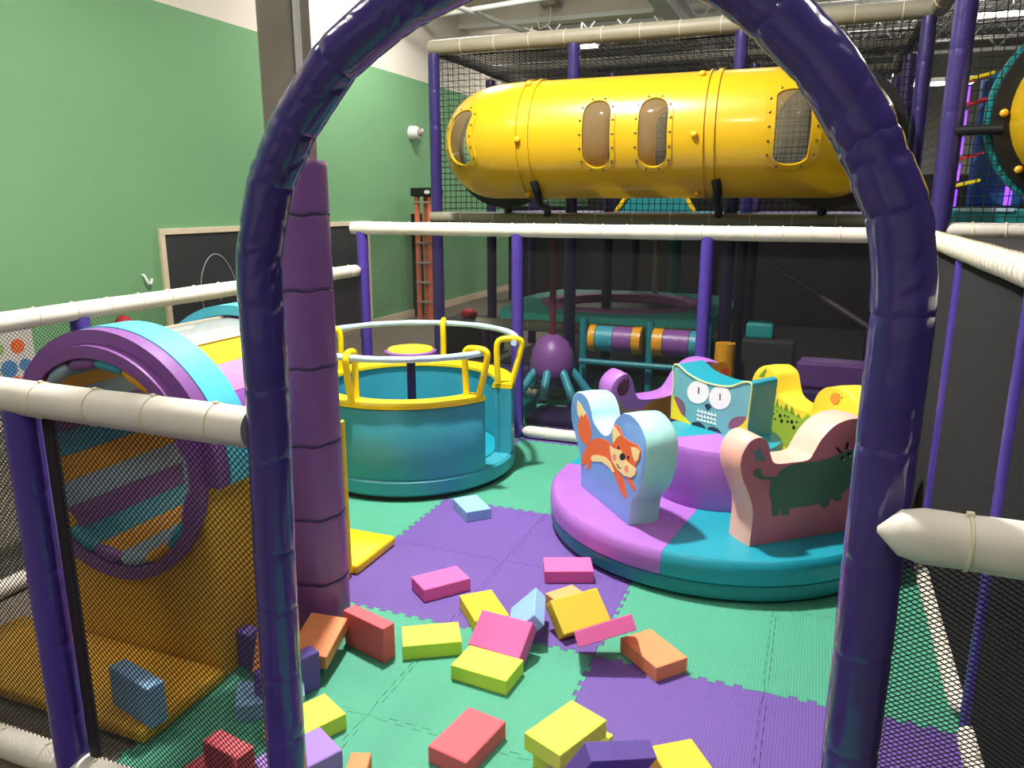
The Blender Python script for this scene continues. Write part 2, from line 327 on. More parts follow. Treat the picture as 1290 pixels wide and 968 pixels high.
PRINTS = {
 'fox': [
  ('tail','fox_orange',0,[(-0.28,0.589),(-0.301,0.563),(-0.326,0.511),(-0.308,0.469),(-0.262,0.445),(-0.196,0.441),(-0.155,0.49),(-0.152,0.532),(-0.171,0.572),(-0.226,0.608),(-0.257,0.579)]),
  ('tail_tip','cream',0,[(-0.333,0.65),(-0.282,0.634),(-0.226,0.608),(-0.257,0.579),(-0.28,0.589),(-0.301,0.563),(-0.329,0.576),(-0.34,0.611)]),
  ('body','fox_orange',0,[(-0.196,0.441),(-0.135,0.496),(-0.045,0.529),(0.052,0.539),(0.082,0.522),(0.079,0.486),(0.124,0.449),(0.176,0.415),(0.217,0.412),(0.252,0.348),(0.25,0.326),(0.224,0.317),(0.186,0.341),(0.128,0.39),(0.06,0.428),(-0.038,0.422),(-0.129,0.389),(-0.134,0.378),(-0.168,0.325),(-0.204,0.313),(-0.191,0.35),(-0.233,0.331),(-0.266,0.306),(-0.268,0.348),(-0.237,0.401)]),
  ('belly','cream',1,[(-0.136,0.409),(-0.079,0.432),(0.019,0.45),(0.078,0.442),(0.121,0.412),(0.109,0.4),(0.061,0.412),(-0.018,0.414),(-0.128,0.38),(-0.15,0.386)]),
  ('leg','fox_orange',0,[(0.248,0.424),(0.293,0.437),(0.341,0.402),(0.331,0.386),(0.297,0.394),(0.261,0.406)]),
  ('head','fox_orange',2,[(0.111,0.641),(0.16,0.642),(0.203,0.607),(0.28,0.605),(0.343,0.61),(0.377,0.592),(0.364,0.548),(0.331,0.513),(0.338,0.47),(0.293,0.439),(0.225,0.425),(0.144,0.43),(0.086,0.454),(0.065,0.521),(0.09,0.537),(0.086,0.6)]),
  ('ear','cream',3,[(0.104,0.632),(0.13,0.628),(0.181,0.609),(0.142,0.586),(0.101,0.543),(0.092,0.593)]),
  ('ear','cream',3,[(0.282,0.583),(0.331,0.596),(0.366,0.589),(0.356,0.549),(0.328,0.524),(0.301,0.548)]),
  ('muzzle','cream',3,[(0.068,0.524),(0.119,0.524),(0.19,0.538),(0.215,0.508),(0.263,0.503),(0.339,0.498),(0.334,0.469),(0.293,0.44),(0.23,0.427),(0.153,0.433),(0.096,0.457),(0.074,0.493)]),
  ('cheek','cheek_pink',4,[(0.145,0.49),(0.143,0.482),(0.138,0.474),(0.129,0.468),(0.12,0.465),(0.111,0.466),(0.104,0.469),(0.102,0.476),(0.103,0.484),(0.109,0.492),(0.117,0.498),(0.127,0.501),(0.136,0.5),(0.142,0.497)]),
  ('cheek','cheek_pink',4,[(0.27,0.475),(0.269,0.467),(0.263,0.459),(0.256,0.454),(0.246,0.45),(0.238,0.451),(0.232,0.455),(0.229,0.461),(0.231,0.469),(0.236,0.476),(0.244,0.482),(0.253,0.485),(0.261,0.485),(0.267,0.481)]),
  ('nose','black',4,[(0.232,0.52),(0.23,0.512),(0.223,0.504),(0.212,0.497),(0.2,0.493),(0.188,0.492),(0.18,0.496),(0.177,0.503),(0.179,0.511),(0.186,0.52),(0.197,0.526),(0.209,0.53),(0.221,0.53),(0.229,0.527)]),
  ('eye','black',4,[(0.172,0.545),(0.171,0.541),(0.168,0.537),(0.164,0.534),(0.16,0.533),(0.155,0.533),(0.152,0.535),(0.151,0.538),(0.151,0.542),(0.154,0.546),(0.158,0.549),(0.163,0.551),(0.167,0.55),(0.171,0.548)]),
  ('eye','black',4,[(0.271,0.53),(0.27,0.526),(0.268,0.523),(0.264,0.52),(0.259,0.518),(0.255,0.519),(0.252,0.521),(0.251,0.524),(0.252,0.528),(0.254,0.531),(0.258,0.534),(0.262,0.536),(0.267,0.535),(0.27,0.533)]),
  ('mouth','black',4,[(0.145,0.458),(0.154,0.461),(0.17,0.451),(0.195,0.453),(0.195,0.449),(0.166,0.445)]),
 ],
 'hippo': [
  ('body','hippo_green',0,[(-0.145,0.507),(-0.122,0.536),(-0.079,0.555),(-0.026,0.56),(0.065,0.556),(0.137,0.566),(0.2,0.584),(0.255,0.594),(0.298,0.593),(0.33,0.562),(0.328,0.509),(0.298,0.476),(0.275,0.434),(0.249,0.412),(0.219,0.387),(0.224,0.366),(0.204,0.356),(0.185,0.356),(0.169,0.373),(0.155,0.366),(0.155,0.342),(0.136,0.33),(0.112,0.339),(0.105,0.355),(-0.059,0.354),(-0.058,0.325),(-0.097,0.327),(-0.106,0.356),(-0.114,0.357),(-0.113,0.329),(-0.147,0.332),(-0.158,0.406),(-0.172,0.432),(-0.17,0.487)]),
  ('tail','hippo_green',1,[(-0.141,0.51),(-0.208,0.52),(-0.225,0.54),(-0.217,0.551),(-0.233,0.56),(-0.25,0.558),(-0.26,0.544),(-0.247,0.523),(-0.224,0.51),(-0.149,0.496)]),
  ('horn','black',1,[(0.157,0.614),(0.171,0.611),(0.195,0.587),(0.186,0.583)]),
  ('horn','black',1,[(0.215,0.627),(0.228,0.626),(0.225,0.597),(0.213,0.596)]),
  ('eye','black',1,[(0.215,0.556),(0.215,0.551),(0.212,0.547),(0.207,0.545),(0.202,0.546),(0.197,0.549),(0.193,0.554),(0.191,0.559),(0.191,0.564),(0.194,0.568),(0.199,0.57),(0.204,0.569),(0.21,0.566),(0.213,0.562)]),
  ('eye','black',1,[(0.249,0.57),(0.249,0.564),(0.246,0.56),(0.241,0.559),(0.236,0.559),(0.231,0.562),(0.227,0.567),(0.225,0.572),(0.225,0.577),(0.228,0.581),(0.233,0.583),(0.238,0.582),(0.244,0.58),(0.248,0.575)]),
  ('eye_glint','white',2,[(0.214,0.551),(0.213,0.548),(0.21,0.547),(0.206,0.549),(0.205,0.552),(0.206,0.555),(0.209,0.555),(0.212,0.554)]),
  ('eye_glint','white',2,[(0.247,0.563),(0.246,0.561),(0.243,0.56),(0.24,0.561),(0.238,0.564),(0.239,0.567),(0.242,0.568),(0.246,0.566)]),
  ('butterfly','butterfly_teal',0,[(-0.276,0.638),(-0.251,0.635),(-0.237,0.658),(-0.227,0.639),(-0.227,0.623),(-0.207,0.611),(-0.21,0.585),(-0.236,0.597),(-0.259,0.596),(-0.25,0.614)]),
 ],
 'croc': [
  ('body','croc_lime',0,[(0.264,0.56),(-0.021,0.542),(-0.064,0.584),(-0.096,0.569),(-0.044,0.41),(0.084,0.351),(0.22,0.377),(0.323,0.429)]),
  ('spike','croc_green',1,[(0.209,0.555),(0.192,0.605),(0.172,0.555)]),
  ('spike','croc_green',1,[(0.168,0.554),(0.155,0.58),(0.14,0.553)]),
  ('spike','croc_green',1,[(0.134,0.553),(0.111,0.598),(0.09,0.55)]),
  ('spike','croc_green',1,[(0.083,0.55),(0.067,0.596),(0.033,0.547)]),
  ('spike','croc_green',1,[(0.026,0.547),(0.007,0.568),(-0.015,0.543)]),
  ('spike','croc_green',1,[(0.377,0.688),(0.353,0.716),(0.319,0.745),(0.31,0.739),(0.329,0.698)]),
  ('spot','black',1,[(0.185,0.535),(0.186,0.532),(0.188,0.529),(0.191,0.529),(0.194,0.53),(0.195,0.532),(0.194,0.535),(0.192,0.537),(0.189,0.538),(0.186,0.537)]),
  ('spot','black',1,[(0.207,0.512),(0.208,0.508),(0.211,0.505),(0.215,0.504),(0.219,0.505),(0.221,0.509),(0.22,0.513),(0.217,0.516),(0.212,0.517),(0.209,0.516)]),
  ('spot','black',1,[(0.193,0.486),(0.194,0.482),(0.197,0.479),(0.202,0.477),(0.205,0.479),(0.207,0.482),(0.206,0.486),(0.203,0.489),(0.199,0.491),(0.195,0.489)]),
  ('spot','black',1,[(0.146,0.517),(0.148,0.51),(0.153,0.505),(0.16,0.503),(0.167,0.505),(0.17,0.511),(0.168,0.518),(0.163,0.523),(0.156,0.525),(0.149,0.523)]),
  ('spot','black',1,[(0.129,0.491),(0.13,0.484),(0.136,0.478),(0.144,0.475),(0.151,0.478),(0.154,0.484),(0.153,0.492),(0.147,0.497),(0.139,0.5),(0.132,0.497)]),
  ('spot','black',1,[(0.111,0.526),(0.112,0.522),(0.116,0.518),(0.121,0.517),(0.125,0.518),(0.127,0.522),(0.126,0.527),(0.122,0.53),(0.118,0.532),(0.113,0.53)]),
  ('spot','black',1,[(0.084,0.527),(0.085,0.523),(0.088,0.52),(0.092,0.519),(0.095,0.52),(0.097,0.524),(0.096,0.528),(0.093,0.531),(0.089,0.532),(0.086,0.53)]),
  ('spot','black',1,[(0.081,0.501),(0.083,0.495),(0.087,0.491),(0.093,0.489),(0.098,0.491),(0.101,0.495),(0.099,0.501),(0.095,0.506),(0.089,0.507),(0.084,0.505)]),
  ('spot','black',1,[(0.044,0.51),(0.045,0.502),(0.051,0.497),(0.058,0.495),(0.065,0.497),(0.068,0.503),(0.067,0.51),(0.061,0.516),(0.053,0.518),(0.047,0.516)]),
  ('spot','black',1,[(0.01,0.518),(0.011,0.513),(0.015,0.51),(0.019,0.508),(0.023,0.51),(0.025,0.514),(0.024,0.518),(0.021,0.522),(0.016,0.523),(0.012,0.521)]),
  ('spot','black',1,[(0.025,0.484),(0.026,0.476),(0.032,0.47),(0.039,0.468),(0.046,0.471),(0.049,0.477),(0.048,0.484),(0.042,0.49),(0.035,0.492),(0.028,0.489)]),
  ('chick','chick_orange',1,[(-0.286,0.72),(-0.285,0.707),(-0.277,0.694),(-0.264,0.685),(-0.249,0.681),(-0.235,0.684),(-0.224,0.692),(-0.219,0.704),(-0.221,0.718),(-0.229,0.73),(-0.241,0.739),(-0.256,0.743),(-0.271,0.74),(-0.281,0.732)]),
  ('chick_eye','black',2,[(-0.283,0.737),(-0.282,0.735),(-0.28,0.733),(-0.278,0.734),(-0.277,0.735),(-0.277,0.738),(-0.279,0.739),(-0.282,0.739)]),
  ('beak','black',2,[(-0.302,0.729),(-0.301,0.727),(-0.298,0.726),(-0.295,0.726),(-0.294,0.727),(-0.295,0.73),(-0.297,0.731),(-0.3,0.731)]),
 ],
 'turtle': [
  ('shell','turtle_orange',0,[(0.187,0.511),(0.166,0.535),(0.124,0.561),(0.064,0.576),(0.003,0.581),(-0.025,0.58),(-0.055,0.531),(-0.054,0.449),(0.03,0.457),(0.141,0.467)]),
  ('band','turtle_beige',1,[(0.33,0.603),(0.316,0.582),(0.307,0.547),(0.29,0.533),(0.176,0.52),(0.111,0.52),(0.109,0.484),(0.31,0.502),(0.328,0.554)]),
  ('paw','turtle_brown',1,[(0.34,0.658),(0.323,0.694),(0.312,0.681),(0.3,0.714),(0.285,0.689),(0.276,0.722),(0.264,0.677),(0.268,0.643),(0.293,0.61),(0.325,0.613),(0.339,0.634)]),
  ('spot','turtle_orange',0,[(-0.392,0.718),(-0.387,0.702),(-0.37,0.69),(-0.345,0.684),(-0.317,0.686),(-0.29,0.695),(-0.272,0.71),(-0.264,0.727),(-0.27,0.743),(-0.286,0.755),(-0.311,0.761),(-0.34,0.759),(-0.366,0.75),(-0.385,0.735)]),
  ('patch','turtle_red',1,[(-0.388,0.701),(-0.385,0.692),(-0.376,0.685),(-0.362,0.682),(-0.346,0.683),(-0.332,0.688),(-0.322,0.696),(-0.318,0.705),(-0.321,0.714),(-0.33,0.721),(-0.343,0.724),(-0.359,0.723),(-0.373,0.718),(-0.384,0.71)]),
 ],
 'owl': [
  ('eye','white',1,[(-0.25,0.702),(-0.248,0.684),(-0.241,0.667),(-0.229,0.651),(-0.212,0.638),(-0.192,0.628),(-0.171,0.624),(-0.151,0.625),(-0.132,0.63),(-0.117,0.641),(-0.107,0.655),(-0.103,0.672),(-0.104,0.69),(-0.112,0.708),(-0.125,0.724),(-0.143,0.737),(-0.163,0.746),(-0.183,0.75),(-0.204,0.749),(-0.222,0.743),(-0.236,0.732),(-0.246,0.718)]),
  ('eye','white',1,[(-0.392,0.702),(-0.39,0.684),(-0.384,0.667),(-0.372,0.651),(-0.356,0.638),(-0.338,0.629),(-0.318,0.624),(-0.299,0.625),(-0.281,0.631),(-0.267,0.642),(-0.257,0.656),(-0.253,0.673),(-0.254,0.691),(-0.262,0.709),(-0.274,0.725),(-0.29,0.738),(-0.309,0.746),(-0.328,0.75),(-0.347,0.749),(-0.365,0.743),(-0.378,0.732),(-0.388,0.718)]),
  ('pupil','black',2,[(-0.177,0.713),(-0.185,0.715),(-0.187,0.68),(-0.179,0.679)]),
  ('pupil','black',2,[(-0.319,0.709),(-0.327,0.71),(-0.329,0.675),(-0.322,0.674)]),
  ('beak','owl_navy',2,[(-0.227,0.627),(-0.234,0.636),(-0.257,0.64),(-0.27,0.63),(-0.252,0.607),(-0.242,0.608)]),
  ('wing','owl_mauve',1,[(-0.009,0.63),(-0.042,0.632),(-0.08,0.614),(-0.098,0.58),(-0.094,0.54),(-0.082,0.525),(-0.015,0.535),(-0.003,0.585)]),
  ('wing','owl_mauve',1,[(-0.387,0.547),(-0.391,0.572),(-0.409,0.597),(-0.443,0.616),(-0.481,0.626),(-0.499,0.621),(-0.507,0.57),(-0.449,0.549)]),
  ('corner','bright_yellow',2,[(-0.006,0.637),(-0.029,0.597),(-0.066,0.547),(-0.143,0.502),(-0.059,0.503),(0.007,0.504),(-0.001,0.558)]),
  ('corner','bright_yellow',2,[(-0.502,0.633),(-0.51,0.552),(-0.451,0.562),(-0.477,0.586),(-0.493,0.611)]),
  ('foot','owl_navy',2,[(-0.141,0.501),(-0.152,0.517),(-0.179,0.526),(-0.211,0.526),(-0.235,0.515),(-0.243,0.499),(-0.197,0.498)]),
  ('foot','owl_navy',2,[(-0.252,0.501),(-0.259,0.515),(-0.288,0.525),(-0.323,0.522),(-0.344,0.508),(-0.347,0.499),(-0.298,0.499)]),
  ('feather','white',2,[(-0.177,0.582),(-0.186,0.598),(-0.199,0.582)]),
  ('feather','white',2,[(-0.2,0.582),(-0.209,0.598),(-0.222,0.582)]),
  ('feather','white',2,[(-0.223,0.583),(-0.232,0.598),(-0.244,0.583)]),
  ('feather','white',2,[(-0.245,0.583),(-0.254,0.599),(-0.267,0.583)]),
  ('feather','white',2,[(-0.267,0.584),(-0.276,0.599),(-0.288,0.583)]),
  ('feather','white',2,[(-0.289,0.584),(-0.298,0.599),(-0.31,0.584)]),
  ('feather','white',2,[(-0.175,0.559),(-0.185,0.575),(-0.198,0.559)]),
  ('feather','white',2,[(-0.198,0.559),(-0.207,0.575),(-0.22,0.559)]),
  ('feather','white',2,[(-0.221,0.56),(-0.23,0.576),(-0.243,0.56)]),
  ('feather','white',2,[(-0.244,0.56),(-0.252,0.576),(-0.265,0.56)]),
  ('feather','white',2,[(-0.266,0.561),(-0.275,0.577),(-0.287,0.561)]),
  ('feather','white',2,[(-0.288,0.561),(-0.297,0.577),(-0.309,0.561)]),
  ('feather','white',2,[(-0.177,0.536),(-0.186,0.552),(-0.199,0.537)]),
  ('feather','white',2,[(-0.2,0.537),(-0.209,0.553),(-0.222,0.537)]),
  ('feather','white',2,[(-0.223,0.538),(-0.232,0.553),(-0.244,0.538)]),
  ('feather','white',2,[(-0.245,0.538),(-0.254,0.554),(-0.267,0.538)]),
  ('feather','white',2,[(-0.268,0.539),(-0.276,0.555),(-0.289,0.539)]),
  ('feather','white',2,[(-0.29,0.539),(-0.298,0.555),(-0.311,0.54)]),
 ],
}

# ============================================================ THE ROOM
floor = struct(obj('floor', B(-5.6, 9, -6, 20, -.3, -.012), 'carpet'))
struct(obj('wall_back', B(-5.7, 9, 20, 20.2, -.3, 5.3), 'grey_wall'))
struct(obj('wall_right', B(9, 9.2, -6, 20, -.3, 5.3), 'grey_wall'))
struct(obj('wall_front', B(-5.7, 9.2, -6.2, -6, -.3, 5.3), 'wall_cream'))
wl = struct(obj('wall_left', B(-5.8, -5.6, -6, 20, -.3, 5.3), 'wall_cream'))
obj('green_paint', B(-5.602, -5.594, -6, 20, -.012, 3.38), 'wall_green', wl, label='green painted lower part of the wall')
struct(obj('baseboard_left', B(-5.594, -5.575, -6, 20, -.012, .1, .004), 'frame_beige'))
# corrugated steel deck of the ceiling
bm = bmesh.new(); prof = []
y = -6
while y < 20:
    prof += [(y, 5.3), (y + .16, 5.3), (y + .2, 5.2), (y + .36, 5.2)]; y += .4
prof += [(20, 5.3), (20, 5.5), (-6, 5.5)]
extr(bm, prof, -5.8, 9.2, ax='x')
cl = struct(obj('ceiling', bm, 'ceiling_grey'))
for k, yy in enumerate((4.2, 6.4, 8.6, 10.8, 13.0, 14.6, 16.2, 17.8, 19.2)):   # open web joists
    j = thing('roof_joist', 'white open web steel joist, %s in the row counted from the arch' % ('first', 'second', 'third', 'fourth', 'fifth', 'sixth', 'seventh', 'eighth', 'ninth')[k], 'joist', (-1, yy, 4.72), group='open web joists under the roof deck')
    obj('chord', B(-5.6, 9, yy - .04, yy + .04, 5.1, 5.17), 'steel_white', j)
    obj('chord', B(-5.6, 9, yy - .035, yy + .035, 4.66, 4.72), 'steel_white', j)
    bm = bmesh.new(); x = -5.55; up = False
    while x < 8.5:
        sweep(bm, [(x, yy, 5.11 if up else 4.71), (x + .33, yy, 4.71 if up else 5.11)], .014, 6); x += .33; up = not up
    obj('web_bars', bm, 'steel_white', j)
    if k > 3: j['label'] = 'white open web steel joist far back behind the hanging bulkhead, %s of them' % ('nearest', 'second', 'third', 'fourth', 'farthest')[k - 4]
# hanging bulkhead and the I beam it ends at
struct(obj('trim_1', B(-5.6, -2.5, 12, 12.35, 4.36, 5.19, .01), 'wall_cream'))
struct(obj('trim_2', B(-5.6, -2.5, 11.96, 12.0, 4.33, 4.40, .005), 'steel_white'))
ib = thing('roof_beam', 'white painted steel roof beam running away above the tube', 'beam', (-2.3, 10, 4.3))
obj('flange', B(-2.42, -2.18, 5, 20, 4.3, 4.33), 'steel_white', ib); obj('flange', B(-2.42, -2.18, 5, 20, 4.62, 4.65), 'steel_white', ib)
obj('web', B(-2.31, -2.29, 5, 20, 4.33, 4.62), 'steel_white', ib)
for i, (p, q, lab) in enumerate((((-5.5, 8, 4.35), (-4.1, 12.4, 4.1), 'white pipe slanting under the ceiling beside the left wall'), ((-5.55, 10.6, 4.22), (-2.4, 10.2, 4.28), 'thin white conduit crossing the ceiling near the left wall'))):
    tag(obj('ceiling_pipe', rod(p, q, .035), 'steel_white', smooth=1), lab, 'pipe')
# dome lamp and junction box hanging at the left
dl = thing('dome_fixture', 'pale dome fixture hanging on two cables above the top rail', 'lamp', (-4.9, 13, 4.33))
bm = bmesh.new(); lathe(bm, [(0, 4.47), (.1, 4.46), (.22, 4.42), (.3, 4.35), (.29, 4.34), (0, 4.36)], (-4.84, 13), 24); obj('dome', bm, 'steel_white', dl, smooth=1)
for dx in (-.05, .1): obj('cable', sweep(bmesh.new(), catmull([(-4.84 + dx, 13, 4.45), (-4.86 + dx, 13, 4.7), (-4.8 + dx, 13, 5.2)]), .012, 6), 'steel_white', dl, smooth=1)
jb = thing('junction_box', 'grey junction box with a looped cable under the ceiling', 'box', (-4.02, 11.8, 4.5))
obj('box_body', B(-4.15, -3.9, 11.7, 11.9, 4.5, 4.66, .01), 'steel_grey', jb)
obj('cable', sweep(bmesh.new(), catmull([(-4.02, 11.8, 4.5), (-4.0, 11.8, 4.42), (-4.03, 11.8, 4.27), (-4.12, 11.8, 4.22), (-4.2, 11.8, 4.3), (-4.2, 11.8, 5.2)]), .012, 6), 'steel_white', jb, smooth=1)
# lamps
for i, (x, y, z, p, sx, sy) in enumerate(LAMPS):
    t = thing('ceiling_light', 'ceiling lamp number', 'lamp', (x, y, z), group='ceiling lamps')
    t['label'] = ['square lamp hanging right above the foam bricks', 'strip lamp over the chalkboard side', 'strip lamp high at the left in front of the arch', 'strip lamp high at the right of the arch', 'strip lamp behind the viewer',
                  'strip lamp over the yellow tube structure', 'strip lamp over the right tower', 'strip lamp near the bulkhead at the left wall', 'bright strip lamp at the top right corner of the view', 'long bright lamp glimpsed through the net between the right posts'][i]
    obj('housing', B(x - sx / 2 - .03, x + sx / 2 + .03, y - sy / 2 - .03, y + sy / 2 + .03, z, z + .07, .01), 'steel_white', t)
    obj('diffuser', B(x - sx / 2, x + sx / 2, y - sy / 2, y + sy / 2, z - .03, z), 'lamp_glow', t)
    obj('hanger', rod((x, y, z + .07), (x, y, 5.2), .006, 6), 'steel_white', t)

# ------------------------------------------------------------ left wall: chalkboard, hook, camera, poster, ladder
cb = thing('chalkboard', 'large black chalkboard in a beige frame on the green wall', 'chalkboard', (-5.59, 7.2, .1))
obj('board', B(-5.594, -5.575, 5.5, 8.98, .06, 1.4), 'chalkboard', cb)
for nm, b in (('top', (5.46, 9.02, 1.37, 1.425)), ('bottom', (5.46, 9.02, .03, .085)), ('a', (5.46, 5.515, .085, 1.37)), ('b', (8.965, 9.02, .085, 1.37))):
    obj('frame_bar', B(-5.594, -5.56, b[0], b[1], b[2], b[3], .004), 'frame_beige', cb)
for pts in ([(5.93, .62), (5.92, .9), (6.0, 1.08), (6.12, 1.16), (6.25, 1.12), (6.36, .98), (6.42, .8), (6.42, .62)], [(6.0, .83), (6.2, .86), (6.42, .87)], [(6.18, .86), (6.17, .7)],
            [(6.6, .6), (6.58, .85), (6.62, .98), (6.75, 1.04), (6.9, 1.0), (7.02, .88), (7.08, .7)], [(6.05, .3), (6.1, .5), (6.06, .62)], [(6.4, .28), (6.42, .5)], [(6.7, .3), (6.74, .5), (6.82, .58)], [(7.3, .5), (7.5, .6), (7.75, .5)]):
    obj('chalk_line', sweep(bmesh.new(), catmull([(-5.574, a, b) for a, b in pts], 5), .004, 4), 'chalk', cb)
hk = tag(obj('wall_hook', sweep(bmesh.new(), catmull([(-5.594, 5.24, 1.03), (-5.57, 5.24, 1.02), (-5.55, 5.25, .97), (-5.55, 5.28, .95), (-5.56, 5.31, .99)]), .012, 8), 'steel_white', smooth=1), 'small white hook on the green wall left of the chalkboard', 'hook')
dc = thing('security_camera', 'small white dome camera mounted high on the green wall', 'camera', (-5.59, 10.29, 2.6))
bm = bmesh.new(); sweep(bm, [(-5.6, 10.29, 2.63), (-5.5, 10.29, 2.63), (-5.46, 10.29, 2.63)], [.1, .095, .07], 20); obj('mount', bm, 'steel_white', dc, smooth=40)
bm = bmesh.new(); sweep(bm, [(-5.46, 10.29, 2.63), (-5.42, 10.29, 2.63), (-5.4, 10.29, 2.63)], [.055, .045, .01], 16); obj('lens', bm, 'steel_grey', dc, smooth=1)
bm = bmesh.new(); sweep(bm, [(-5.53, 10.36, 2.64), (-5.5, 10.47, 2.68)], [.035, .022], 12); obj('arm', bm, 'steel_white', dc, smooth=40)
ps = thing('wall_poster', 'pale poster with an orange ball and blue shapes at the far left', 'poster', (-5.59, 3.9, .3))
obj('sheet', B(-5.594, -5.586, 3.3, 4.12, .22, .8), 'poster_white', ps); obj('header_strip', B(-5.586, -5.583, 3.3, 4.12, .72, .8), 'post_purple', ps)
def disc(c, r, n=20, t=.003, sx=1): return sweep(bmesh.new(), [(-5.586, c[0], c[1]), (-5.586 + t, c[0], c[1])], r, n)
obj('ball_print', disc((3.99, .6), .055), 'ball_orange', ps); obj('ball_print', disc((3.84, .6), .045), 'poster_green', ps)
for c, r, m in (((3.9, .44), .07, 'poster_blue'), ((4.03, .45), .05, 'poster_blue'), ((3.94, .33), .05, 'ball_orange'), ((4.05, .33), .04, 'toy_red'), ((3.7, .42), .08, 'poster_green')):
    obj('shape_print', disc(c, r, 7), m, ps)
tag(obj('red_ball', (lambda b: (bmesh.ops.create_uvsphere(b, u_segments=16, v_segments=10, radius=.07), bmesh.ops.translate(b, vec=(-5.5, 4.9, .65), verts=b.verts), b)[2])(bmesh.new()), 'toy_red', smooth=1), 'small red ball on the wall shelf seen over the barrel', 'ball')
tag(obj('wall_shelf', B(-5.594, -5.42, 4.7, 5.1, .555, .58), 'frame_beige'), 'small beige shelf on the green wall behind the left fence', 'shelf')
ld = thing('step_ladder', 'folded orange step ladder with a black top against the green wall', 'ladder', (-5.2, 9.9, 0))
for x0, x1, lx in ((-5.33, -5.33, 0), (-5.12, -5.14, 0), (-5.25, -5.27, .12), (-5.02, -5.06, .12)):
    bm = bmesh.new(); extr(bm, [(x0 + .0, 1.74), (x0 + .055, 1.74), (x1 + .055, -.012), (x1, -.012)], 9.85 + lx, 9.9 + lx); obj('side_rail', bm, 'ladder_orange', ld)
for k in range(6): obj('step', B(-5.33, -5.07, 9.83, 9.92, .25 + k * .28, .275 + k * .28, .003), 'steel_grey', ld)
cp = obj('top_cap', B(-5.37, -4.98, 9.8, 10.06, 1.74, 1.86, .02), 'black_metal', ld)
bm = bmesh.new(); sweep(bm, [(-5.1, 9.797, 1.8), (-5.1, 9.793, 1.8)], .045, 16); bmesh.ops.scale(bm, vec=(1, 1, .6), verts=bm.verts, space=Matrix.Translation((0, 0, -1.8)))
obj('oval_badge', bm, 'steel_white', cp)
obj('paint_tray', B(-5.12, -4.95, 9.7, 9.84, 1.33, 1.36, .004), 'steel_grey', ld)
struct(obj('trim_3', B(-5.594, -5.5, 10.22, 10.4, -.012, 1.5, .005), 'dark_panel'))

# ------------------------------------------------------------ puzzle mats (children of the floor)
T = .61; TX, TY = -1.874, 2.526
def edge(n=10, amp=.018):
    """interlocking dovetail edge along 0..T as (t, offset)"""
    p = [(0, 0)]; q = T / n; s = 1
    for k in range(n):
        a = k * q
        p += [(a + q * .27, 0), (a + q * .22, amp * s), (a + q * .78, amp * s), (a + q * .73, 0)] if k not in (0, n - 1) else []
        s = 1
    return p[:1] + [(x, o - amp / 2) for x, o in p[1:]] + [(T, 0)]
EDG = edge()
tile_me = {}
def tile(i, j, purple):
    x0, y0 = TX + i * T, TY + j * T
    key = purple
    if key not in tile_me:
        g = .0011; c = []
        c += [(t, o + g) for t, o in EDG[:-1]]
        c += [(T - o * 1 - g if 0 else T + o - g, t) for t, o in EDG[:-1]]
        c += [(T - t, T + o - g) for t, o in [(T - a, b) for a, b in EDG[::-1]]][:0]
        c += [(t, T + o - g) for t, o in EDG[:0:-1]]
        c += [(o + g, t) for t, o in EDG[:0:-1]]
        bm = bmesh.new(); vs = [bm.verts.new((a, b, 0)) for a, b in c]; f = bm.faces.new(vs)
        if f.normal.z < 0: bmesh.ops.reverse_faces(bm, faces=[f])
        r = bmesh.ops.extrude_face_region(bm, geom=[f]); bmesh.ops.translate(bm, vec=(0, 0, -.0115), verts=[v for v in r['geom'] if isinstance(v, bmesh.types.BMVert)])
        bmesh.ops.recalc_face_normals(bm, faces=bm.faces)
        me = bpy.data.meshes.new('mat_tile'); bm.to_mesh(me); bm.free(); me.materials.append(MATS['mat_purple' if purple else 'mat_green']); tile_me[key] = me
    o = bpy.data.objects.new('mat_tile', tile_me[key]); C.objects.link(o); o.parent = floor; o.location = (x0, y0, 0)
for i in range(-2, 4):
    for j in range(-4, 4):
        if i < 0 and j < 1: continue
        tile(i, j, ((i // 2) + (j // 2)) % 2 == 0)
for i in range(-2, 4):       # mats behind the back fence
    for j in range(4, 8): tile(i, j, ((i // 2) + (j // 2)) % 2 == 0)

# ------------------------------------------------------------ fences and the arch
AY = 1.36
L0 = [(-1.145, 0), (-1.145, .2), (-1.145, .37), (-1.142, .54), (-1.138, .72), (-1.135, .87), (-1.125, 1.10), (-1.12, 1.26), (-1.12, 1.44), (-1.069, 1.705), (-1.0, 1.815), (-.895, 1.93), (-.60, 2.065), (-.30, 2.062),
      (-.09, 1.945), (.057, 1.755), (.110, 1.648), (.133, 1.485), (.132, 1.27), (.131, 1.07), (.131, .89), (.13, .70), (.13, .52), (.13, .34), (.13, .17), (.13, 0)]
MIDS = {8: (-1.112, 1.56), 11: (-.76, 2.008), 12: (-.45, 2.085), 13: (-.19, 2.02), 14: (-.012, 1.862), 16: (.126, 1.57)}
arch = thing('padded_arch', 'tall dark purple glossy padded entrance arch in the foreground', 'arch', (-.5, AY, 0))
for i, (a, b) in enumerate(zip(L0, L0[1:])):
    pts = [Vector((q[0], AY, q[1])) for q in ([a, MIDS[i], b] if i in MIDS else [a, b])]
    hot = 8 <= i <= 16
    if len(pts) == 3: pts = catmull(pts, 6)
    d = (pts[1] - pts[0]).normalized() * .004; e = (pts[-1] - pts[-2]).normalized() * .004
    obj('foam_sleeve', sleeve([pts[0] - d] + pts[1:-1] + [pts[-1] + e], .048, 72 if hot else 36, .065 if hot else .05, .06 if hot else .022, .006 if hot else .010, 40 + i, .008, 14 if hot else 5), 'arch_purple', arch, smooth=60)
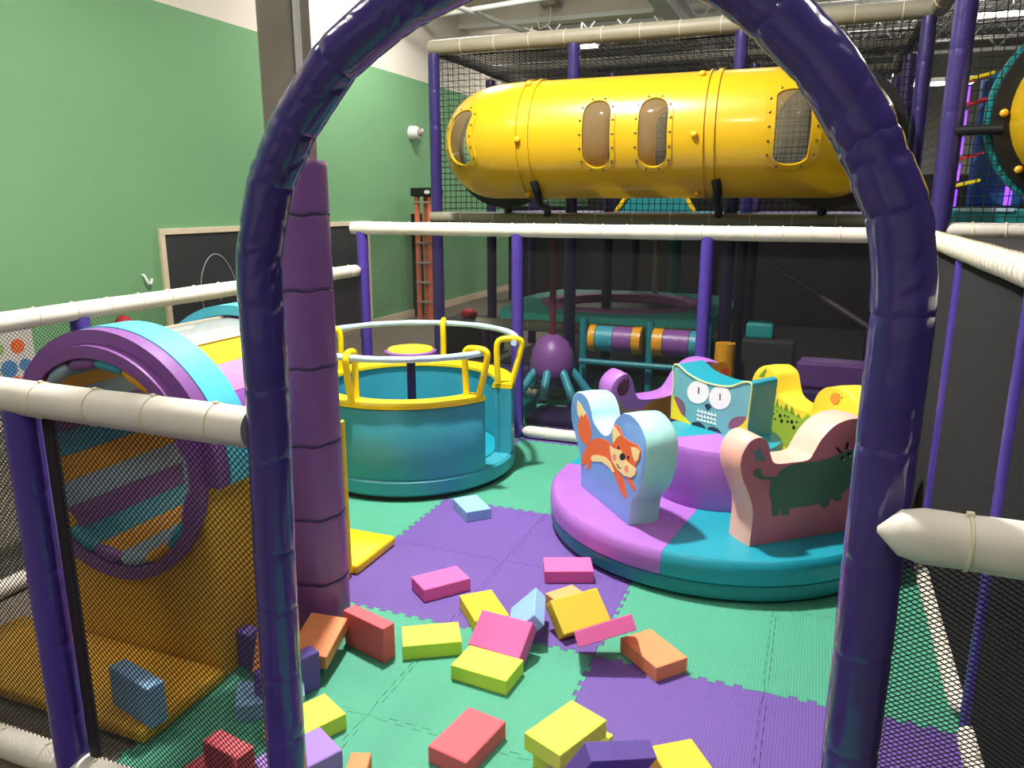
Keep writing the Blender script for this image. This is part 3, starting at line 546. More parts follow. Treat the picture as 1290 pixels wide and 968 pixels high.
# front fence, left of the arch
ff = thing('padded_fence', 'near white-railed fence with a net, left of the arch', 'fence', (-2.1, AY, 0), group='padded play area fences')
post(ff, -1.93, AY, -.012, 1.13, .045, seed=2)
post(ff, -3.17, AY, -.012, 1.13, .045, seed=3)
rail(ff, (-3.17, AY, 1.165), (-1.165, AY, 1.158), .047, seed=4)
rail(ff, (-3.17, AY, .03), (-1.165, AY, .03), .045, seed=5)
net('net', ff, (-1.87, AY + .02, .06), (1, 0, 0), (0, 0, 1), .69, 1.08, .0122, .0027)
net('net', ff, (-3.13, AY + .02, .06), (1, 0, 0), (0, 0, 1), 1.15, 1.08, .0122, .0027)
obj('net_binding', B(-1.875, -1.84, AY + .012, AY + .03, .05, 1.13, .004), 'strap_black', ff, label='black vinyl strip binding the net edge')
# front fence, right of the arch
fr = thing('padded_fence', 'near white-railed fence with a loose net, right of the arch', 'fence', (.4, AY, 0), group='padded play area fences')
rail(fr, (.124, AY - .088, 1.155), (.66, AY - .085, 1.148), .043, seed=6, cone0=.045, ties=.125)
rail(fr, (.18, AY, .03), (.66, AY, .03), .045, seed=7)
net('net', fr, (.17, AY + .02, .06), (1, 0, 0), (0, 0, .6), .5, 1.05 / .6, .0115, .0024, wob=.008)
post(fr, .68, AY, -.012, 1.13, .045, seed=8)
# left fence
lf = thing('padded_fence', 'white-railed net fence in front of the green wall', 'fence', (-3.17, 3.2, 0), group='padded play area fences')
rail(lf, (-3.17, AY + .05, 1.17), (-3.17, 4.98, 1.17), .043, seed=9, cone1=.06)
rail(lf, (-3.17, AY + .05, .03), (-3.17, 4.98, .03), .04, seed=10)
for k, yy in enumerate((2.58, 3.81)): post(lf, -3.17, yy, -.012, 1.14, .043, seed=12 + k)
net('net', lf, (-3.17, AY, .06), (0, 1, 0), (0, 0, 1), 3.64, 1.08, .0135, .0024)
# back fence
bf = thing('padded_fence', 'white-railed fence with dense black net below the yellow tube', 'fence', (-1.3, 5.03, 0), group='padded play area fences')
for k, xx in enumerate((-3.17, -1.93, -.65, .57)): post(bf, xx, 5.03, -.012, 1.45, .043, seed=20 + k, m='post_purple')
rail(bf, (-3.25, 5.03, 1.475), (.57, 5.03, 1.472), .046, seed=25, ties=.16)
for a, b in ((-3.1, -1.98), (-1.88, -.70), (-.6, .52)):
    rail(bf, (a - .02, 5.03, .045), (b + .02, 5.03, .045), .042, seed=26, cone0=.05, cone1=.05)
    net('net', bf, (a - .03, 5.05, .06), (1, 0, 0), (0, 0, 1), b - a + .06, 1.4, .0118, .0025)
# right fence
rf = thing('padded_fence', 'white-railed fence with dark net along the right side', 'fence', (.57, 3.2, 0), group='padded play area fences')
rail(rf, (.57, 5.0, 1.466), (.57, AY, 1.466), .044, seed=30, ties=.07)
for a, b in ((3.85, 4.98), (2.62, 3.75), (1.4, 2.50)):
    rail(rf, (.565, a - .02, .03), (.565, b + .02, .03), .035, seed=31, cone0=.04, cone1=.04)
for k, yy in enumerate((3.80, 2.56)): post(rf, .585, yy, -.012, 1.43, .034, seed=33 + k)
net('net', rf, (.575, AY, .06), (0, 1, 0), (0, 0, 1), 3.64, 1.38, .0115, .003, m='net_dark')

# ------------------------------------------------------------ steel column with padding
PX, PY = -1.725, 2.325
pc = thing('padded_column', 'grey steel column wrapped in shiny mauve padding up to head height', 'column', (PX, PY, 0))
obj('steel_column', B(PX - .078, PX + .06, PY - .06, PY + .06, -.012, 5.2, .012), 'steel_grey', pc, label='bare grey steel shaft with scuffs')
obj('corner_pipe', rod((PX + .072, PY - .04, 1.78), (PX + .072, PY - .04, 5.2), .012), 'steel_white', pc)
zz = [0, .16, .40, .66, .93, 1.20, 1.48, 1.70, 1.80]
zz = [-.012, .235, .50, .79, 1.08, 1.36, 1.62, 1.80]
for i, (a, b) in enumerate(zip(zz, zz[1:])):
    obj('foam_sleeve', sleeve([(PX, PY, a), (PX, PY, b)], .110, 40, .035, .02, .009, 70 + i, .008), 'pillar_purple', pc, smooth=60)
    if i: obj('seam_cord', sweep(bmesh.new(), [(PX + .107 * math.cos(t * math.pi / 16), PY + .107 * math.sin(t * math.pi / 16), a + .004 * math.sin(t * 1.3)) for t in range(32)], .005, 6, closed=True), 'seam_dark', pc, smooth=1)

# ============================================================ BARREL TUNNEL (left)
BX, BZ = -2.27, .76
Y0, Y1 = 1.9, 2.74
bt = thing('barrel_tunnel', 'soft play barrel tunnel with striped lining in a yellow cradle beside the column', 'barrel', (BX, 2.28, 0))
# cradle box with the round opening cut through: built as a block with a circular trough
def cradle(r, y0, y1, m, name, n=28, grow=0):
    bm = bmesh.new(); x0, x1 = BX - .44 - grow, BX + .415 + grow
    arc = [(BX + r * math.cos(a), BZ + r * math.sin(a)) for a in [math.pi + i * math.pi / n for i in range(n + 1)]]
    poly = [(x0, .0), (x1, .0), (x1, .735), (BX + r + .001, .735)] + [p for p in arc[::-1] if p[1] < .735] + [(BX - r - .001, .735), (x0, .735)]
    extr(bm, poly, y0, y1)
    es = [e for e in bm.edges if abs(e.verts[0].co.x - e.verts[1].co.x) < 1e-6 and e.verts[0].co.y == e.verts[1].co.y and abs(e.verts[0].co.z - e.verts[1].co.z) > .5]
    bmesh.ops.bevel(bm, geom=es, offset=.03, segments=4, profile=.5, affect='EDGES')
    return obj(name, bm, m, bt, smooth=35)
cr = cradle(.395, Y0, Y1, 'yellow_mesh', 'cradle')
for xx in (BX + .413, BX - .438): obj('piping', rod((xx, Y0 + .01, .735), (xx, Y1 - .01, .735), .008), 'bright_yellow', cr, smooth=1)
obj('piping', rod((BX + .408, Y1 - .012, .02), (BX + .408, Y1 - .012, .735), .012), 'bright_yellow', cr, smooth=1)
def arcband(name, r0, r1, y0, y1, m, a0=0, a1=180, n=40, par=None, bev=0):
    bm = bmesh.new()
    poly = [(BX + r1 * math.cos(R(a0 + (a1 - a0) * i / n)), BZ + r1 * math.sin(R(a0 + (a1 - a0) * i / n))) for i in range(n + 1)]
    inn = [(BX + r0 * math.cos(R(a0 + (a1 - a0) * i / n)), BZ + r0 * math.sin(R(a0 + (a1 - a0) * i / n))) for i in range(n + 1)]
    full = abs(a1 - a0) >= 359.9
    V = lambda s, z, y: bm.verts.new((s, y, z))
    k = n if full else n + 1
    A = [[V(*poly[i], y0), V(*poly[i], y1), V(*inn[i], y1), V(*inn[i], y0)] for i in range(k)]
    for i in range(n):
        P, Q = A[i], A[(i + 1) % k]
        for j in range(4): bm.faces.new((P[j], P[(j + 1) % 4], Q[(j + 1) % 4], Q[j]))
    if not full: bm.faces.new(A[0]); bm.faces.new(A[-1][::-1])
    if bev:
        es = [e for e in bm.edges if abs(e.verts[0].co.y - e.verts[1].co.y) < 1e-6 and e.is_manifold and e.calc_face_angle(0) > 1.2]
        bmesh.ops.bevel(bm, geom=es, offset=bev, segments=2, profile=.5, affect='EDGES')
    return obj(name, bm, m, par if par is not None else bt, smooth=50)
arcband('arch_panel', .43, .478, 1.90, 1.955, 'plum', -4, 184, bev=.006, n=48)
arcband('arch_band', .44, .482, 1.957, 2.09, 'aqua', -4, 184, bev=.004, n=48)
arcband('arch_band', .44, .482, 2.56, 2.69, 'aqua', 32, 184, bev=.004, n=48)
br = part('rolling_barrel', bt, (0, 0, BZ)); br['label'] = 'striped rolling barrel with purple rims'
arcband('rim', .385, .428, 1.865, 1.905, 'plum', 0, 360, 64, br, .008)
arcband('rim', .38, .425, 2.66, 2.69, 'plum', 0, 360, 64, br, .006)
cyc = ['yellow_deep', 'grey_blue', 'plum', 'teal']
NS = 24
for k in range(NS):
    a = 8 + k * 360 / NS
    w_ = 360 / NS
    arcband('stave', .365, .385, 1.91, 2.66, cyc[k % 4], a + .15, a + w_ - .15, 4, br)
NR = 18
for k in range(NR):
    a = 11 + k * 360 / NR; w_ = 360 / NR
    rim = [(BX + .366 * math.cos(R(a + w_ * t)), 1.90, BZ + .366 * math.sin(R(a + w_ * t))) for t in (.02, .25, .5, .75, .98)]
    obj('rim_roll', sweep(bmesh.new(), rim, [.018, .025, .026, .025, .018], 12), ['yellow_deep', 'teal', 'plum', 'grey_blue'][(k + 2) % 4], br, smooth=1)
# outer skin: carpet strips between the two bands, clear vinyl on top left
oc = ['carpet_purple', 'carpet_pink', 'carpet_yellow']
for k, (a, e, m) in enumerate(((-2, 16, 'carpet_blue'), (16, 34, 'carpet_purple'), (34, 50, 'carpet_pink'), (50, 66, 'carpet_yellow'), (120, 150, 'carpet_purple'), (150, 182, 'carpet_pink'))):
    arcband('carpet_strip', .408, .428, 2.09, 2.56, m, a + .1, e - .1, 6)
arcband('clear_window', .425, .43, 2.09, 2.56, 'clear_vinyl', 66, 120, 14)
for a in (66, 97, 119): arcband('window_strip', .427, .436, 2.09, 2.56, 'frame_beige', a - 1.5, a + 1.5, 2)
# crash mats
def cmat(x0, x1, y0, y1, lab, m='yellow', h=.05):
    o = obj('crash_mat', B(x0, x1, y0, y1, 0.0, h, .014, 3), m, smooth=40); return tag(o, lab, 'mat', 'yellow crash mats at the barrel mouths')
cmat(-2.86, -1.835, 1.53, 1.895, 'thin yellow crash mat in front of the barrel under the net, blue block on it', 'yellow_mesh')
cmat(-2.86, -1.835, 2.75, 3.10, 'thin bright yellow crash mat on the far side, right of the column')

# ============================================================ MERRY GO ROUND
MX, MY = -2.33, 4.2
mg = thing('merry_go_round', 'teal padded merry-go-round tub with yellow grips and blue rails', 'merry-go-round', (MX, MY, 0))
c = (MX, MY)
obj('base_disk', lathe(bmesh.new(), [(0, .03), (.64, .03), (.655, .045), (.655, .115), (.64, .13), (0, .13)], c, 72), 'teal', mg, smooth=40)
obj('ground_ring', lathe(bmesh.new(), [(0, .0), (.62, .0), (.62, .03), (0, .03)], c, 48), 'strap_black', mg)
WALLS = ((-150, -21), (7, 185))
for a0, a1 in WALLS:
    w_ = part('wall', mg, (0, 0, .13))
    obj('outer_cover', lathe(bmesh.new(), [(.575, .13), (.645, .13), (.652, .15), (.652, .53), (.64, .545), (.575, .545)], c, 48, a0, a1), 'teal', w_, smooth=40)
    obj('inner_cover', lathe(bmesh.new(), [(.545, .13), (.573, .13), (.573, .54), (.545, .54)], c, 48, a0, a1), 'teal', w_, smooth=40)
    obj('lip', lathe(bmesh.new(), [(.53, .546), (.53, .566), (.54, .576), (.648, .576), (.657, .566), (.657, .546)], c, 48, a0, a1), 'yellow', w_, smooth=40)
def P(a, r, z): return (MX + r * math.cos(R(a)), MY + r * math.sin(R(a)), z)
def rl(a0, a1): return [P(a0 + (a1 - a0) * i / 40, .665, .83) for i in range(41)]
for a0, a1 in ((-148, -22), (8, 184)):
    obj('hand_rail', sweep(bmesh.new(), rl(a0, a1), .019, 12, fn=lambda i, t: 1 + .06 * math.sin(t * 2 + i * 1.2)), 'rope_blue', mg, smooth=1)
def loop(a):
    pts = [P(a - 1.5, .568, .575), P(a - 1.8, .563, .70), P(a - 1.8, .563, .81), P(a - 1, .58, .845), P(a, .63, .855), P(a + 1.5, .685, .85), P(a + 2.2, .706, .83), P(a + 2.2, .703, .79), P(a + 1.6, .682, .70), P(a + 1, .648, .575)]
    obj('grip', sweep(bmesh.new(), catmull(pts, 5), .019, 12), 'yellow', mg, smooth=1)
for a in (-26, -93, -145, 9, 97, 175):
    loop(a)
tb = part('centre_table', mg, (0, 0, .13))
obj('table_post', lathe(bmesh.new(), [(0, .13), (.028, .13), (.028, .73), (0, .73)], c, 16), 'purple_dark', tb, smooth=40)
obj('table_edge', lathe(bmesh.new(), [(0, .725), (.15, .725), (.162, .735), (.162, .755), (.15, .762), (0, .762)], c, 40), 'plum', tb, smooth=40)
obj('table_top', lathe(bmesh.new(), [(0, .762), (.142, .762), (.136, .772), (0, .775)], c, 40), 'yellow', tb, smooth=40)
obj('inner_floor', lathe(bmesh.new(), [(0, .13), (.54, .13), (.54, .14), (0, .14)], c, 48), 'sea', mg)

# ============================================================ ANIMAL CAROUSEL
CX, CY = -.40, 3.93
ac = thing('animal_carousel', 'round purple and teal padded carousel with four animal seats', 'carousel', (CX, CY, 0))
c = (CX, CY)
obj('base', lathe(bmesh.new(), [(0, .012), (.80, .012), (.845, .02), (.855, .05), (.85, .085), (0, .085)], c, 96), 'teal_dark', ac, smooth=40, label='teal skirt cushion under the platform')
obj('foot_ring', lathe(bmesh.new(), [(0, .0), (.74, .0), (.74, .012), (0, .012)], c, 48), 'strap_black', ac)
for k in range(4):
    a0 = -98 + 90 * k
    m = ('sea', 'orchid')[k % 2]
    obj('platform_sector', lathe(bmesh.new(), [(0.001, .085), (.845, .085), (.858, .098), (.860, .15), (.855, .185), (.84, .2), (.5, .202), (.001, .2)], c, 30, a0 + .05, a0 + 89.95), m, ac, smooth=40,
        label=('teal sector of the platform', 'orchid purple sector of the platform')[k % 2])
    a0 = -144 + 90 * k
    obj('hub_sector', lathe(bmesh.new(), [(0.001, .202), (.315, .202), (.32, .22), (.312, .34), (.318, .47), (.305, .497), (.28, .502), (0.001, .502)], c, 24, a0 + .05, a0 + 89.95), ('orchid', 'sea')[k % 2], ac, smooth=40)
PRF = {
'fox': [(-.272,.2),(-.278,.33),(-.33,.42),(-.405,.51),(-.422,.59),(-.40,.655),(-.345,.692),(-.28,.703),(-.215,.69),(-.17,.65),(-.14,.6),(-.09,.572),(-.01,.555),(.05,.575),(.085,.615),(.12,.67),(.18,.712),(.25,.73),(.32,.722),(.385,.69),(.425,.635),(.43,.56),(.41,.48),(.37,.40),(.305,.33),(.283,.2)],
'hippo': [(-.255,.2),(-.25,.36),(-.28,.45),(-.322,.54),(-.328,.62),(-.295,.682),(-.243,.7),(-.20,.672),(-.18,.612),(-.152,.574),(-.063,.568),(.02,.572),(.05,.61),(.08,.658),(.14,.713),(.22,.738),(.30,.73),(.36,.69),(.395,.62),(.385,.53),(.345,.44),(.29,.35),(.27,.2)],
'croc': [(-.27,.2),(-.28,.36),(-.37,.45),(-.435,.56),(-.445,.66),(-.40,.725),(-.35,.755),(-.28,.77),(-.2,.758),(-.145,.73),(-.11,.68),(-.09,.62),(-.04,.59),(.06,.59),(.15,.605),(.19,.63),(.215,.683),(.245,.74),(.32,.763),(.40,.725),(.445,.65),(.43,.55),(.36,.45),(.28,.36),(.27,.2)],
'turtle': [(-.26,.2),(-.27,.36),(-.34,.47),(-.39,.58),(-.385,.67),(-.345,.735),(-.27,.77),(-.2,.77),(-.14,.745),(-.09,.695),(-.055,.64),(-.02,.6),(.04,.583),(.146,.578),(.21,.59),(.236,.65),(.254,.706),(.293,.738),(.349,.708),(.38,.65),(.37,.56),(.32,.46),(.27,.36),(.26,.2)]}
def smoothprof(p): return [(v.x, v.z) for v in catmull([(a, 0, b) for a, b in p], 4)]
def seat(kind, name, ang, r, sgn, side, face, lab):
    """sgn +1: printed face looks outwards (depth runs inwards), -1: looks at the hub"""
    a = R(ang); x, y = CX + r * math.cos(a), CY + r * math.sin(a)
    e = part(name, ac, (x - CX, y - CY, 0)); e.rotation_euler = (0, 0, a + math.pi / 2); e['label'] = lab
    bm = bmesh.new(); d = .155 * sgn; pr = smoothprof(PRF[kind]); n = len(pr)
    ys = [0, .006 * sgn, d - .006 * sgn, d]; sc = [.985, 1, 1, .985]; cx_, cz_ = 0, .45
    rows = [[bm.verts.new((cx_ + (s - cx_) * k, yy, max(.2025, cz_ + (z - cz_) * k))) for s, z in pr] for yy, k in zip(ys, sc)]
    # a few more rings so the sides look stuffed
    mid = [bm.verts.new((s * 1.012, d / 2, z + (.004 if z > .25 else 0))) for s, z in pr]
    rows = [rows[0], rows[1], mid, rows[2], rows[3]]
    f0 = bm.faces.new(rows[0]); f0.material_index = 1; f1 = bm.faces.new(rows[-1]); f1.material_index = 1
    for A, D in zip(rows, rows[1:]):
        for i in range(n): bm.faces.new((A[i], A[(i + 1) % n], D[(i + 1) % n], D[i]))
    obj('cushion', bm, [side, face], e, local=True, smooth=45)
    decals(kind, e, sgn)
    return e
def decals(kind, e, sgn, base=0):
    for nm, m, lvl, q in PRINTS[kind]:
        bm = bmesh.new(); t = .0012 + .0008 * lvl
        clean = [q[i] for i in range(len(q)) if q[i] != q[i - 1]]
        A = [bm.verts.new((s, base - sgn * t, z)) for s, z in clean]; f = bm.faces.new(A)
        r_ = bmesh.ops.extrude_face_region(bm, geom=[f])
        bmesh.ops.translate(bm, vec=(0, sgn * t * .9, 0), verts=[v for v in r_['geom'] if isinstance(v, bmesh.types.BMVert)])
        obj(nm, bm, m, e, local=True)
seat('fox', 'fox_seat', -140, .645, 1, 'ice', 'sky', 'pale blue seat printed with a running orange fox')
seat('hippo', 'hippo_seat', -50, .655, 1, 'salmon', 'rose', 'pink seat printed with a green hippo')
seat('croc', 'crocodile_seat', 39, .49, -1, 'lemon', 'lemon', 'yellow seat printed with a green crocodile and an orange chick')
seat('turtle', 'turtle_seat', 130, .49, -1, 'orchid', 'mauve', 'purple seat printed with a brown shelled animal')
# owl backrest on the hub
oa = math.radians(56.576); ow = part('owl_backrest', ac, (-.6743 - CX, 4.1264 - CY, 0)); ow.rotation_euler = (0, 0, oa + math.pi / 2)
ow['label'] = 'teal backrest on the hub printed with an owl'
pr = smoothprof([(0, .5025), (.002, .62), (-.004, .7), (.004, .79), (-.02, .81), (-.06, .795), (-.106, .772), (-.2, .751), (-.3, .748), (-.388, .76), (-.45, .79), (-.49, .802), (-.512, .79), (-.512, .74), (-.505, .63), (-.5, .5025)])
bm = bmesh.new(); n = len(pr)
rows = [[bm.verts.new((s, y, z)) for s, z in pr] for y in (0, -.01, -.19, -.2)]
f = bm.faces.new(rows[0]); f.material_index = 1; bm.faces.new(rows[-1])
for A, D in zip(rows, rows[1:]):
    for i in range(n): bm.faces.new((A[i], A[(i + 1) % n], D[(i + 1) % n], D[i]))
obj('cushion', bm, ['sea', 'owl_teal'], ow, local=True, smooth=45)
pp = [(s, 0.001, z) for s, z in pr if z > .51]
obj('piping', sweep(bmesh.new(), pp, .0045, 6), 'piping_lime', ow, local=True, smooth=1)
decals('owl', ow, -1)

# ============================================================ PLAY STRUCTURE with the yellow tube
G = 1.24; XS = [-3.17, -1.93, -.65, .57]
st = thing('play_structure', 'multi level play structure with purple posts and black nets', 'play structure', (-1.3, 6.3, 0))
for i, xx in enumerate(XS):
    post(st, xx, 6.27, -.012, 2.88, .05, 'post_purple_shaded', .3, 100 + i)
for i, xx in enumerate(XS): post(st, xx, 7.51, -.012, 2.84, .05, 'purple_dark' if i != 2 else 'post_purple_shaded', .5, 110 + i)
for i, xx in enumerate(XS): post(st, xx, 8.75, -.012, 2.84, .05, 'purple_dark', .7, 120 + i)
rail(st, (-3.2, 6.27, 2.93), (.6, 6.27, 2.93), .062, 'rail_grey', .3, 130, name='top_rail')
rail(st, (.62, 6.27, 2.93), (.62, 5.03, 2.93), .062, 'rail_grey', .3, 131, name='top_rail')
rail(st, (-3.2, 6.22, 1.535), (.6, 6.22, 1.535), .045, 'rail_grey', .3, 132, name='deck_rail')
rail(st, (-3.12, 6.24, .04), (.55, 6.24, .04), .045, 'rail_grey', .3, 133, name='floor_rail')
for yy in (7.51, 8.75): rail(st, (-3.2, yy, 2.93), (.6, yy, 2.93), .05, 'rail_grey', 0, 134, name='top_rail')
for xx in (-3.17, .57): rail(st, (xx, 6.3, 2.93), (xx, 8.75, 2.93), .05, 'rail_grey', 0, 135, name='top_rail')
net('front_net', st, (-3.17, 6.29, 1.58), (1, 0, 0), (0, 0, 1), 3.74, 1.32, .05, .0055, diag=False, wob=.008)
net('roof_net', st, (-3.17, 6.3, 2.86), (1, 0, 0), (0, 1, 0), 3.74, 2.45, .05, .0055, diag=False, wob=.01)
net('side_net', st, (-3.18, 6.3, 1.58), (0, 1, 0), (0, 0, 1), 2.45, 1.3, .05, .003, diag=False, wob=.01)
net('side_net', st, (.58, 5.05, 1.52), (0, 1, 0), (0, 0, 1), 1.24, 1.36, .055, .0022, diag=False, wob=.004)
net('rear_net', st, (-3.17, 8.78, 1.58), (1, 0, 0), (0, 0, 1), 3.74, 1.3, .05, .0055, diag=False, wob=.01)
obj('deck', B(-3.17, .57, 6.3, 8.75, 1.44, 1.5, .005), 'deck_dark', st)
for a, b, m in ((-3.12, -2.0, 'deck_teal'), (-1.86, -.72, 'deck_purple'), (-.58, .5, 'deck_teal')):
    for y0, y1 in ((6.33, 7.45), (7.55, 8.7)): obj('deck_pad', B(a, b, y0, y1, 1.5, 1.57, .015), m if y0 < 7 else ('deck_purple' if m == 'deck_teal' else 'deck_teal'), st, smooth=40)
for a, b in ((-3.1, -2.0), (-.58, .5)): obj('deck_edge_strip', B(a, b, 6.31, 6.33, 1.565, 1.58), 'rope_blue', st)
struct(obj('wall_rear_partition', B(-3.2, 9, 11.2, 11.3, -.012, 2.0), 'dark_panel'))
struct(obj('wall_rear_partition', B(-5.0, -3.2, 12.6, 12.7, -.012, 1.6), 'dark_panel'))
struct(obj('wall_right_partition', B(.75, 8.9, 6.4, 6.45, -.012, 1.43), 'dark_panel'))
struct(obj('wall_right_partition', B(2.6, 2.65, -1, 6.39, -.012, 1.43), 'dark_panel'))
# climbing dome seen under the tube
dm = thing('crawl_arch', 'small teal crawl arch edged in yellow on the upper deck', 'toy', (-1.45, 7.5, 1.57))
bm = bmesh.new(); extr(bm, [(-1.78, 1.575), (-1.66, 1.76), (-1.6, 1.82), (-1.3, 1.82), (-1.22, 1.76), (-1.1, 1.575)], 7.3, 7.5); obj('arch_body', bm, 'deck_teal', dm)
for pts in ([(-1.8, 7.28, 1.58), (-1.66, 7.28, 1.78)], [(-1.2, 7.28, 1.78), (-1.08, 7.28, 1.58)]): obj('edge_tube', rod(*pts, .02), 'yellow', dm)

# ---- yellow crawl tube
RT = .415; TZ = 2.105
tt = thing('crawl_tube', 'long yellow plastic crawl tube with oval windows hanging above the fence', 'tube', (-1.2, 5.65, TZ))
def path(s):
    """s in metres along the centre line, from the left flange to the right one; returns point, tangent"""
    r = .42; q = math.pi / 2 * r; a, b = .12, 1.62
    xl, xr = -2.47, .02; yb = 6.2
    segs = [('l', yb - 5.65 - r), ('c', q), ('l', xr - xl - 2 * r), ('c2', q), ('l', yb - 5.65 - r)]
    if s < segs[0][1]: return Vector((xl, yb - s, TZ)), Vector((0, -1, 0))
    s -= segs[0][1]
    if s < q:
        a = s / r; return Vector((xl + r - r * math.cos(a), 5.65 + r - r * math.sin(a), TZ)), Vector((math.sin(a), -math.cos(a), 0))
    s -= q
    if s < segs[2][1]: return Vector((xl + r + s, 5.65, TZ)), Vector((1, 0, 0))
    s -= segs[2][1]
    if s < q:
        a = s / r; return Vector((xr - r + r * math.sin(a), 5.65 + r - r * math.cos(a), TZ)), Vector((math.cos(a), math.sin(a), 0))
    s -= q
    return Vector((xr, 5.65 + r + s, TZ)), Vector((0, 1, 0))
LQ = math.pi / 2 * .42; A0 = .13; S1 = A0 + LQ; S2 = S1 + 1.65; S3 = S2 + LQ; S4 = S3 + .13
def tp(s, th, r=RT, pf=path):
    """th = 0 faces away from the bend's inside (towards the viewer), +90 is up"""
    c, t = pf(s); out = Vector((t.y, -t.x, 0)); return c + out * (r * math.cos(th)) + Vector((0, 0, r * math.sin(th)))
def patch(bm, s0, s1, t0, t1, ns, nt, r=RT, pf=path, mi=0):
    g = [[bm.verts.new(tp(s0 + (s1 - s0) * i / ns, t0 + (t1 - t0) * j / nt, r, pf)) for j in range(nt + 1)] for i in range(ns + 1)]
    for i in range(ns):
        for j in range(nt): bm.faces.new((g[i][j], g[i + 1][j], g[i + 1][j + 1], g[i][j + 1]))
def oval(sc, tc, hw, hh, n=56, kid=0):
    """racetrack outline in (s, theta*RT) space, evenly spaced along its length"""
    pts = []; e = hh - hw; q = math.pi * hw; tot = 4 * e + 2 * q
    for i in range(n):
        d = tot * i / n
        if d <= e: x, y = hw, d
        elif d <= e + q: u = (d - e) / hw; x, y = hw * math.cos(u), e + hw * math.sin(u)
        elif d <= 3 * e + q: x, y = -hw, e - (d - e - q)
        elif d <= 3 * e + 2 * q: u = math.pi + (d - 3 * e - q) / hw; x, y = hw * math.cos(u), -e + hw * math.sin(u)
        else: x, y = hw, -e + (d - 3 * e - 2 * q)
        x += kid * math.cos(y / hh * 1.6)
        pts.append((sc + x, tc + y / RT))
    return pts
def holed(bm, s0, s1, t0, t1, ov, pf=path):
    n = len(ov); sc = (s0 + s1) / 2; tc = (t0 + t1) / 2; outer = []
    for (s, t) in ov:
        ds, dt = (s - sc) / ((s1 - s0) / 2), (t - tc) / ((t1 - t0) / 2)
        k = 1 / max(abs(ds), abs(dt), 1e-6)
        outer.append((min(max(sc + (s - sc) * k, s0), s1), min(max(tc + (t - tc) * k, t0), t1)))
    for q in ((s0, t0), (s0, t1), (s1, t0), (s1, t1)):
        j = min(range(n), key=lambda i: (outer[i][0] - q[0]) ** 2 + ((outer[i][1] - q[1]) * RT) ** 2); outer[j] = q
    K = 5
    rows = [[bm.verts.new(tp(a[0] + (b[0] - a[0]) * k / K, a[1] + (b[1] - a[1]) * k / K, RT, pf)) for a, b in zip(outer, ov)] for k in range(K + 1)]
    inner = [bm.verts.new(tp(s, t, RT - .012, pf)) for s, t in ov]
    rows.append(inner)
    for A, D in zip(rows, rows[1:]):
        for i in range(n): bm.faces.new((A[i], A[(i + 1) % n], D[(i + 1) % n], D[i]))
def ringplate(ov_in, ov_out, r0, r1, pf=path):
    bm = bmesh.new(); n = len(ov_in)
    rows = [[bm.verts.new(tp(s, t, r, pf)) for s, t in o] for o, r in ((ov_in, r0), (ov_in, r1), (ov_out, r1), (ov_out, r0))]
    for k in range(4):
        A, D = rows[k], rows[(k + 1) % 4]
        for i in range(n): bm.faces.new((A[i], A[(i + 1) % n], D[(i + 1) % n], D[i]))
    return bm
def ringat(name, s, r0, r1, w_, m, par, pf=path, n=64):
    bm = bmesh.new(); rows = []
    for j in range(n):
        t = 2 * math.pi * j / n
        rows.append([bm.verts.new(tp(s - w_ / 2, t, r0, pf)), bm.verts.new(tp(s - w_ / 2, t, r1, pf)), bm.verts.new(tp(s + w_ / 2, t, r1, pf)), bm.verts.new(tp(s + w_ / 2, t, r0, pf))])
    for j in range(n):
        A, D = rows[j], rows[(j + 1) % n]
        for k in range(4): bm.faces.new((A[k], A[(k + 1) % 4], D[(k + 1) % 4], D[k]))
    return obj(name, bm, m, par, smooth=50)
def section(name, s0, s1, wins, ns, par, pf=path, label=None):
    """wins: (s centre, theta centre, half width, half height, kidney)"""
    bm = bmesh.new()
    for h0, ws in ((-math.pi / 2, [w for w in wins if abs(w[1]) < 1]), (math.pi / 2, [w for w in wins if abs(w[1]) > 2])):
        cuts = sorted({s0, s1} | {w[0] - w[2] - .035 for w in ws} | {w[0] + w[2] + .035 for w in ws}); h1 = h0 + math.pi
        for a, b in zip(cuts, cuts[1:]):
            k = max(1, int((b - a) / .04)); hit = [w for w in ws if abs((a + b) / 2 - w[0]) < .01]
            if not hit: patch(bm, a, b, h0, h1, k, 32, RT, pf); continue
            w = hit[0]; lo, hi = w[1] - (w[3] + .03) / RT, w[1] + (w[3] + .03) / RT
            patch(bm, a, b, h0, lo, k, 10, RT, pf); holed(bm, a, b, lo, hi, oval(*w[:4], kid=w[4]), pf); patch(bm, a, b, hi, h1, k, 10, RT, pf)
    o = obj(name, bm, 'tube_yellow', par, smooth=50, label=label)
    return o
W = .095; H = .228
wins_l = [(A0 + LQ * .62, .05, .075, .20, -.03)]
wins_m = [(S1 + .60, .0, W, H, 0), (S1 + .98, .0, W, H, 0), (S1 + .585, math.pi, .115, H, 0), (S1 + .955, math.pi, .115, H, 0)]
wins_r = [(S2 + LQ * .15, .03, .055, H + .01, 0)]
SA = section('tube_section', .0, S1 + .10, wins_l, 10, tt, label='left elbow section with a kidney window')
SB = section('tube_section', S1 + .10, S1 + 1.36, wins_m, 10, tt, label='straight middle section with two front windows')
SC = section('tube_section', S1 + 1.36, S4, wins_r, 10, tt, label='right elbow section')
